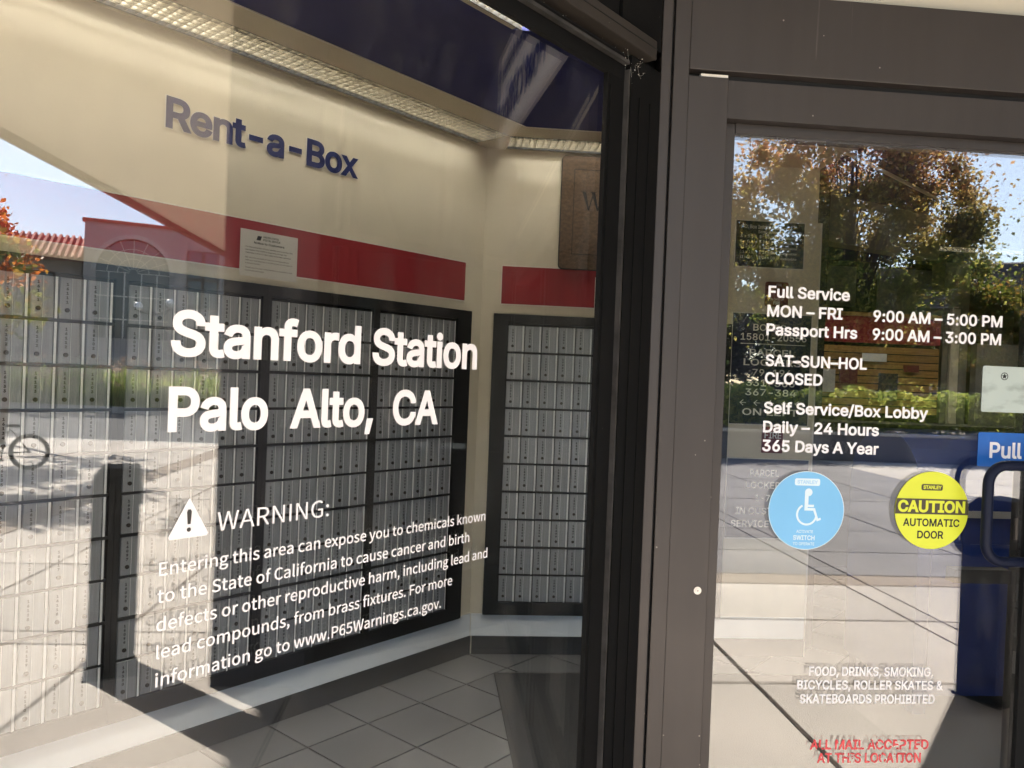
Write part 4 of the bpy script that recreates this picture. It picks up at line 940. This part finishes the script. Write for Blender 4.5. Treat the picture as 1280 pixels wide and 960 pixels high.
bx('header_edge', 'slat', sw, 3.15, 4.33, -0.02, 0.018, 2.092, 2.125)
for k, (x, z, w, h, m) in enumerate(((3.42, 1.50, .16, .22, 'sign_red'), (3.25, 1.42, .13, .2, 'paper'), (3.78, 1.36, .17, .24, 'dark_in'), (3.62, 1.70, .22, .07, 'sign_white'), (4.0, 1.62, .14, .06, 'sign_red'))):
    o = bx('poster', m, None, x, x + w, 4.985, 4.997, z, z + h)
    tag(o, ('dark red card hanging on the slatwall', 'pale sheet hanging at the left end of the slatwall', 'large dark card hanging low on the slatwall', 'long pale strip label high on the slatwall', 'small dark red tag near the right end of the slatwall')[k], 'poster', 'cards on the slatwall')
# blue collection box
cb = empty('collection_box', 'navy blue steel mail collection box standing inside the lobby', 'mailbox', (2.12, 1.72, 0))
prf = [(0.0, 0.1), (0.0, 1.0)] + [(0.3 - .3 * math.cos(a), 1.0 + .27 * math.sin(a)) for a in [PI * i / 12 for i in range(1, 12)]] + [(0.6, 1.0), (0.6, 0.1)]
b = MB(); n = len(prf)
b.v += [(0, p[0], p[1]) for p in prf] + [(.66, p[0], p[1]) for p in prf]
b.f += [tuple(range(n))[::-1], tuple(range(n, 2 * n))] + [(i, (i + 1) % n, n + (i + 1) % n, n + i) for i in range(n)]
b.build('body', 'bluebox', cb)
bx('door_panel', 'bluebox', cb, .06, .60, -.008, -.0005, .18, .78); bx('chute_handle', 'steel', cb, .15, .51, -.02, -.0085, .9, .93) 
for x in (.02, .58):
    for y in (.02, .52): bx('leg', 'bluebox', cb, x, x + .06, y, y + .06, 0.007, 0.1)
bx('side_rib', 'bluebox', cb, .2, .235, -.014, -.0005, .11, .98)

# ================================================================== ANGLED WINDOW
lw = empty('angled_shop_window', 'large angled window with white post office lettering in a black frame', 'window', PL, PI / 4)
GL = -1.80
bx('glass_pane', 'glass', lw, GL, -0.1760, 0.0, 0.010, 0.13, 2.043)
bx('frame_stop', 'black_metal', lw, -0.2425, -0.189, -0.010, -0.0003, 0.10, 2.010); bx('frame_post', 'black_metal', lw, -0.165, -0.135, 0.0105, 0.05, 0.10, 2.05)
f = MB(); f.box(-0.1745, -0.066, -0.016, 0.010, 0.0, 2.062); f.build('frame_post', 'black_metal', lw)
for x0, x1, n in ((-0.236, -0.210, .0125), (-0.145, -0.136, .0185), (-.105, -.099, .018)): bx('frame_ridge', 'black_metal', lw, x0, x1, -n, -n + .0017, 0.12, 1.99)
bx('aluminium_bead', 'bead', lw, -0.1885, -0.1840, -0.020, -0.0003, 0.10, 2.03); bx('frame_gap', 'gasket', lw, -0.1835, -0.1750, -0.004, -0.0003, 0.0, 2.06)
bx('top_rail', 'black_metal', lw, GL, -0.1891, -0.0105, -0.0003, 2.0100, 2.038); bx('top_rail', 'black_metal', lw, GL, -0.1891, -0.013, 0.05, 2.0456, 2.055)
bx('aluminium_bead', 'bead', lw, GL, -0.1891, -0.021, -0.0003, 2.0385, 2.0450)
bx('frame_gap', 'gasket', lw, GL, -0.180, -0.002, 0.05, 2.0555, 2.0665)
bev(bx('drip_lip', 'bronze_lip', lw, GL, -0.116, -0.035, 0.05, 2.067, 2.103), 0.002)
bx('lip_groove', 'gasket', lw, GL, -0.116, -0.0362, -0.0352, 2.086, 2.0875)
bx('bottom_rail', 'black_metal', lw, GL, -0.2571, -0.012, 0.05, 0.0, 0.129)
bx('transom_rail', 'black_metal', lw, GL, -0.30, 0.0, 0.05, 2.1035, 2.16); bx('transom_post', 'black_metal', lw, -0.299, -0.215, -0.010, 0.05, 2.1035, 3.66); bx('transom_post', 'black_metal', lw, -0.209, -0.066, -0.014, 0.05, 2.1035, 3.66); bx('transom_rail', 'black_metal', lw, GL, -0.30, 0, .05, 3.6, 3.66)
bx('transom_pane', 'glass_tint', lw, GL, -0.3001, 0.01, 0.016, 2.1605, 3.599)
bx('frame_post', 'black_metal', lw, GL - .1, GL - .0005, -.012, .05, 0, 3.66)
bx('corner_cover', 'black_metal', lw, -0.0655, -0.0, 0.02, 0.05, 0.0, 3.66)
# lettering on the outer face
Y = -0.0012
T = lambda s, z, cap, x0, x1, off=0.0, **k: text(s, 'vinyl', lw, z, cap, Y, x0=x0, x1=x1, off=off, **k)
T('Stanford Station', 1.4575, 0.0500, -1.036, -0.555, 0.025, res=5, sp=0.985)
T('Palo  Alto,  CA', 1.3757, 0.0490, -1.036, -0.634, 0.025, res=5, sp=0.985)
T('WARNING:', 1.2625, 0.0212, -0.975, -0.822, 0.0, font=FONT2)
for s, z, x0, x1 in (('Entering this area can expose you to chemicals known', 1.2225, -1.040, -0.522), ('to the State of California to cause cancer and birth', 1.1935, -1.041, -0.557),
                     ('defects or other reproductive harm, including lead and', 1.1632, -1.041, -0.514), ('lead compounds, from brass fixtures. For more', 1.1335, -1.040, -0.591), ('information go to www.P65Warnings.ca.gov.', 1.1035, -1.040, -0.613)):
    T(s, z, 0.0145, x0, x1, 0.004, font=FONT2)
# warning triangle with its exclamation mark left open
def tri(cx, z0, h, w, r): return [(cx - w / 2 + r, z0), (cx + w / 2 - r, z0), (cx + w / 2 - r * .4, z0 + r * .9), (cx + r * .45, z0 + h - r * .6), (cx, z0 + h), (cx - r * .45, z0 + h - r * .6), (cx - w / 2 + r * .4, z0 + r * .9)]
wt = MB().plate(tri(-1.0085, 1.2595, .0435, .0485, .003), Y, Y + .0003).build('warning_triangle', 'vinyl', lw)
ex = MB(); ex.plate([(-1.0102, 1.2745), (-1.0068, 1.2745), (-1.0058, 1.288), (-1.007, 1.2905), (-1.010, 1.2905), (-1.0112, 1.288)], Y - .0006, Y - .0004); ex.plate(circle(-1.0085, 1.2685, .0024, 12), Y - .0006, Y - .0004)
ex.build('exclamation_mark', 'bead', wt)

# ================================================================== ENTRANCE FRONT
en = empty('entrance_surround', 'brown-grey metal door surround with wide header over the door', 'door surround', (0, 0, 0))
bev(bx('corner_trim', 'bronze', en, 0.4065, 0.4270, -0.052, 0.03, 0.0, 3.66), 0.0015)
bx('frame_gap', 'gasket', en, 0.4272, 0.4325, -0.038, 0.03, 0.0, 3.66)
bev(bx('jamb', 'bronze', en, 0.4327, 0.4645, -0.050, 0.06, 0.0, 3.66), 0.0012)
bev(bx('jamb', 'bronze', en, 0.4647, 0.5470, -0.0485, 0.06, 0.0, 2.0665), 0.0012)
bx('frame_gap', 'gasket', en, 0.4647, 3.58, -0.026, 0.06, 2.0667, 2.0788)
bx('masonry_chip', 'trim', en, 0.490, 0.546, -0.046, -0.027, 2.0669, 2.0725)
hd_ = bev(bx('header', 'bronze', en, 0.4647, 3.58, -0.050, 0.06, 2.079, 2.2395), 0.002)
bx('head_rail', 'bronze', en, 0.5472, 3.58, -0.036, 0.05, 1.990, 2.0665)
bx('threshold', 'bead', en, 0.5472, 3.58, -0.04, 0.06, 0.0, 0.012)
# sidelight beyond the two leaves
bx('mullion', 'bronze', en, 2.06, 2.12, -0.04, 0.05, 0.013, 1.9895); bx('mullion', 'bronze', en, 3.5, 3.58, -0.04, 0.05, 0.013, 1.9895)
bx('sidelight_pane', 'glass', en, 2.1205, 3.4995, 0.0, 0.01, 0.1, 1.9893); bx('sidelight_sill', 'bronze', en, 2.1205, 3.4995, -0.03, 0.05, 0.013, 0.0995)
def screw(x, z, y, par):
    t = MB().plate(circle(0, 0, .0078, 20), -.002, 0).plate(circle(0, 0, .0045, 14), -.0032, -.0021).build('screw', 'steel', par); t.location = (x, y, z)
    o = MB().plate([(-.0018, -.0004), (.0018, -.0004), (.0018, .0004), (-.0018, .0004)], -.0036, -.0033).plate([(-.0004, -.0018), (.0004, -.0018), (.0004, .0018), (-.0004, .0018)], -.0038, -.0037).build('screw_slot', 'gasket', t)
screw(0.5255, 1.031, -0.0485, en)

def leaf(x0, x1, name, label):
    """a door leaf with slim stiles; x0..x1 outer edges"""
    d = empty(name, label, 'door', (x0, 0, 0.014)); w = x1 - x0
    bev(bx('stile', 'bronze', d, 0.0, 0.0165 + .013, -0.030 + .02, 0.035, 0.0, 1.975), .001)
    bev(bx('stile', 'black_metal', d, w - .045, w, -0.012, 0.035, 0.0, 1.975), .001)
    bx('top_rail', 'bronze', d, 0.0297, w - .0452, -0.012, 0.034, 1.955, 1.975); bx('bottom_rail', 'bronze', d, 0.0297, w - .0452, -0.009, 0.034, 0.0, 0.18)
    bx('glass_pane', 'glass', d, 0.0297, w - .0452, 0.0, 0.010, 0.1802, 1.9548)
    bx('push_bar', 'black_metal', d, w * .765, w - .0452, 0.025, 0.055, 1.022, 1.052)
    return d
d1 = leaf(0.549, 1.300, 'automatic_door', 'glass automatic door with opening hours, round stickers and a pull handle')
d2 = empty('automatic_door', 'second glass automatic door leaf at the right of the first', 'door', (1.304, 0, 0.014)); w = 0.755
bx('stile', 'black_metal', d2, 0.0, .045, -0.012, 0.035, 0.0, 1.975); bx('stile', 'bronze', d2, w - .0165, w - .001, -0.03, 0.035, 0.0, 1.975)
bx('top_rail', 'bronze', d2, .0452, w - .0167, -.022, .034, 1.955, 1.975); bx('bottom_rail', 'bronze', d2, .0452, w - .0167, -.022, .034, 0, .18)
bx('glass_pane', 'glass', d2, .0452, w - .0167, 0, .01, .1802, 1.9548)

X0, Z0 = 0.549, 0.014
def D(s, z, cap, x0, x1, off=.023, m='vinyl', **k): return text(s, m, d1, z - Z0, cap, Y, x0=x0 - X0, x1=x1 - X0, off=off, res=4, **k)
D('Full Service', 1.6355, .0245, .6675, .845); D('MON – FRI', 1.5955, .0245, .6665, .831)
D('9:00 AM – 5:00 PM', 1.595, .0245, .8985, 1.1885); D('Passport Hrs', 1.5565, .0245, .6665, .865)
D('9:00 AM – 3:00 PM', 1.5565, .0245, .8985, 1.1875); D('SAT–SUN–HOL', 1.492, .0245, .6675, .889)
D('CLOSED', 1.4545, .0245, .6675, .793); D('Self Service/Box Lobby', 1.3925, .0245, .668, 1.030)
D('Daily – 24 Hours', 1.3525, .0245, .668, .922); D('365 Days A Year', 1.313, .0245, .668, .923)
D('FOOD, DRINKS, SMOKING,', .841, .0198, .791, 1.067, .02); D('BICYCLES, ROLLER SKATES &', .812, .0198, .766, 1.091, .02); D('SKATEBOARDS PROHIBITED', .7825, .0198, .773, 1.073, .02)
D('ALL MAIL ACCEPTED', .684, .021, .800, 1.064, .02, 'red_vinyl', label='peeling red lettering low on the door'); D('AT THIS LOCATION', .6555, .021, .817, 1.048, .02, 'red_vinyl', label='peeling red lettering, last line on the door')

# stickers
def plate_(name, m, par, pts, y, t=.0005, **k): return MB().plate(pts, y - t, y).build(name, m, par, **k)
sb = empty('round_door_sticker', 'round light blue wheelchair sticker on the door glass', 'sticker', (0.7695, 0, 1.191))
plate_('disc', 'stick_blue', sb, circle(0, 0, .0828, 56), Y); 
rg = MB()
for i in range(56):
    a0, a1 = 2 * PI * i / 56, 2 * PI * (i + 1) / 56
    rg.poly([(.0815 * math.cos(a0), Y - .0008, .0815 * math.sin(a0)), (.0828 * math.cos(a0), Y - .0008, .0828 * math.sin(a0)), (.0828 * math.cos(a1), Y - .0008, .0828 * math.sin(a1)), (.0815 * math.cos(a1), Y - .0008, .0815 * math.sin(a1))])
rg.build('edge_ring', 'stick_white', sb)
plate_('maker_badge', 'stick_white', sb, rrect(-.0275, .0275, .0525, .0675, .004), Y - .0006, .0002)
text('STANLEY', 'stick_print', sb, .0562, .0078, Y - .0012, x0=-.0225, x1=.0225, off=.03, name='print')
yq = Y - .0008
ic = MB(); ic.plate(circle(.0035, .0385, .0082, 20), yq - .0002, yq)
ic.plate([(-.0045, .037), (.0035, .037), (.0035, .0125), (.016, .0125), (.016, .0075), (.0025, .0075), (.0025, .0055), (.0185, .0055), (.0260, -.0165), (.0315, -.0145), (.0325, -.019), (.0235, -.0225), (.0150, .0000), (-.0045, .0000)], yq - .0004, yq)
for i in range(20):
    a0 = R_(118) + R_(232) * i / 20; a1 = R_(118) + R_(232) * (i + 1) / 20
    q = lambda a, r: (.001 + r * math.cos(a), -.0085 + r * math.sin(a)); ic.plate([q(a0, .019), q(a0, .0232), q(a1, .0232), q(a1, .019)][::-1], yq - .0003, yq)
ic.build('wheelchair_symbol', 'stick_white', sb)
text('ACTIVATE', 'stick_white', sb, -.0475, .0062, Y - .0008, x0=-.020, x1=.0165, off=.01, name='print')
text('SWITCH', 'stick_white', sb, -.0625, .0100, Y - .0008, x0=-.0265, x1=.0205, off=.02, name='print')
text('TO OPERATE', 'stick_white', sb, -.0735, .0062, Y - .0008, x0=-.0265, x1=.0205, off=.01, name='print')
sy = empty('round_door_sticker', 'round yellow caution sticker on the door glass', 'sticker', (1.0475, 0, 1.198))
plate_('disc', 'stick_yellow', sy, circle(0, 0, .0828, 56), Y)
hw = lambda z: math.sqrt(.0826 ** 2 - z * z)
band = [(-hw(-.0085), -.0085), (hw(-.0085), -.0085), (hw(.008), .008), (hw(.0245), .0245), (-hw(.0245), .0245), (-hw(.008), .008)]
plate_('brown_band', 'stick_brown', sy, band, Y - .0007, .0002)
text('CAUTION', 'stick_yellow', sy, -.0045, .0255, Y - .0014, x0=-.0765, x1=.0745, off=.034, name='print')
plate_('maker_badge', 'stick_brown', sy, rrect(-.0255, .0225, .0425, .0560, .004), Y - .0007, .0002)
text('STANLEY', 'stick_yellow', sy, .0455, .0078, Y - .0013, x0=-.0215, x1=.0195, off=.035, name='print')
text('AUTOMATIC', 'ink', sy, -.0345, .0165, Y - .0008, x0=-.0635, x1=.0635, off=.022, name='print')
text('DOOR', 'ink', sy, -.0605, .0165, Y - .0008, x0=-.0305, x1=.0285, off=.022, name='print')
pu = empty('pull_sticker', 'blue rectangular pull sticker above the door handle', 'sticker', (1.145, 0, 1.2955))
MB().plate(rrect(0, .1085, 0, .0735, .004), Y - .0009, Y).build('plate', 'pull_blue', pu)
text('Pull', 'vinyl', pu, .0185, .0345, Y - .0014, x0=.0265, x1=.1005, off=.022, name='print', res=5)
wp = empty('pale_sticker', 'pale scuffed square sticker with a tiny round emblem, above the pull sticker', 'sticker', (1.1485, 0, 1.413))
MB().plate(rrect(0, .1055, 0, .0985, .004), Y - .0009, Y).build('plate', 'pale_plate', wp)
em = MB()
for i in range(20):
    a0, a1 = 2 * PI * i / 20, 2 * PI * (i + 1) / 20
    q = lambda a, r: (.0495 + r * math.cos(a), .0775 + r * math.sin(a)); em.plate([q(a0, .0068), q(a0, .0082), q(a1, .0082), q(a1, .0068)], Y - .0014, Y - .001)
for k in range(5):
    a = PI / 2 + 2 * PI * k / 5; em.plate([(.0495, .0775), (.0495 + .003 * math.cos(a - .6), .0775 + .003 * math.sin(a - .6)), (.0495 + .0062 * math.cos(a), .0775 + .0062 * math.sin(a)), (.0495 + .003 * math.cos(a + .6), .0775 + .003 * math.sin(a + .6))], Y - .0014, Y - .001)
em.build('round_emblem', 'ink', wp)
# pull handle (rounded loop)
hp_ = []
x0h, x1h, z0h, z1h, rr_ = .592, .737, 1.100 - Z0, 1.303 - Z0, .040
for cx, cz, a in ((x0h + rr_, z1h - rr_, PI / 2), (x0h + rr_, z0h + rr_, PI)):
    hp_ += [(cx + rr_ * math.cos(a + PI / 2 * i / 7), -0.045, cz + rr_ * math.sin(a + PI / 2 * i / 7)) for i in range(8)]
path = [(x1h - .022, -.010, z1h), (x1h - .022, -.03, z1h), (x1h - .04, -.045, z1h)] + hp_ + [(x1h - .04, -.045, z0h), (x1h - .022, -.03, z0h), (x1h - .022, -.010, z0h)]
MB().tube(path, 0.0108, 12).build('pull_handle', 'handle', d1, smooth=True)

# cobweb and dust caught in the upper corner of the angled window frame
cw = empty('cobweb', 'dusty cobweb in the upper corner of the angled window frame', 'cobweb', PL, PI / 4)
g = random.Random(3); wb_ = MB()
for k in range(7):
    a = Vector((-0.186 + g.uniform(-.02, .03), -0.024 - g.uniform(0, .004), 2.045 + g.uniform(-.03, .012))); e = a + Vector((g.uniform(-.022, .022), g.uniform(-.003, .001), g.uniform(-.02, .018)))
    wb_.tube([a, (a + e) / 2 + Vector((0, 0, -g.uniform(.001, .006))), e], 0.00014, 3)
wb_.build('threads', 'paper', cw, kind='stuff')
db = MB()
for k in range(46):
    x, z = (-0.186 + g.gauss(0, .02), 2.045 + g.gauss(0, .02)) if k < 20 else (g.uniform(-.62, -.2), 2.0665 + g.uniform(-.004, .006))
    r0 = g.uniform(.0004, .0014); y = -0.0225 if k < 20 else -.0045
    db.v += [(x - r0, y, z), (x, y - r0, z - r0), (x + r0 * g.uniform(1, 2.5), y, z), (x, y - r0, z + r0)]; q = len(db.v) - 4; db.f += [(q, q + 1, q + 2, q + 3)]
db.build('dust_specks', 'paper', cw, kind='stuff')
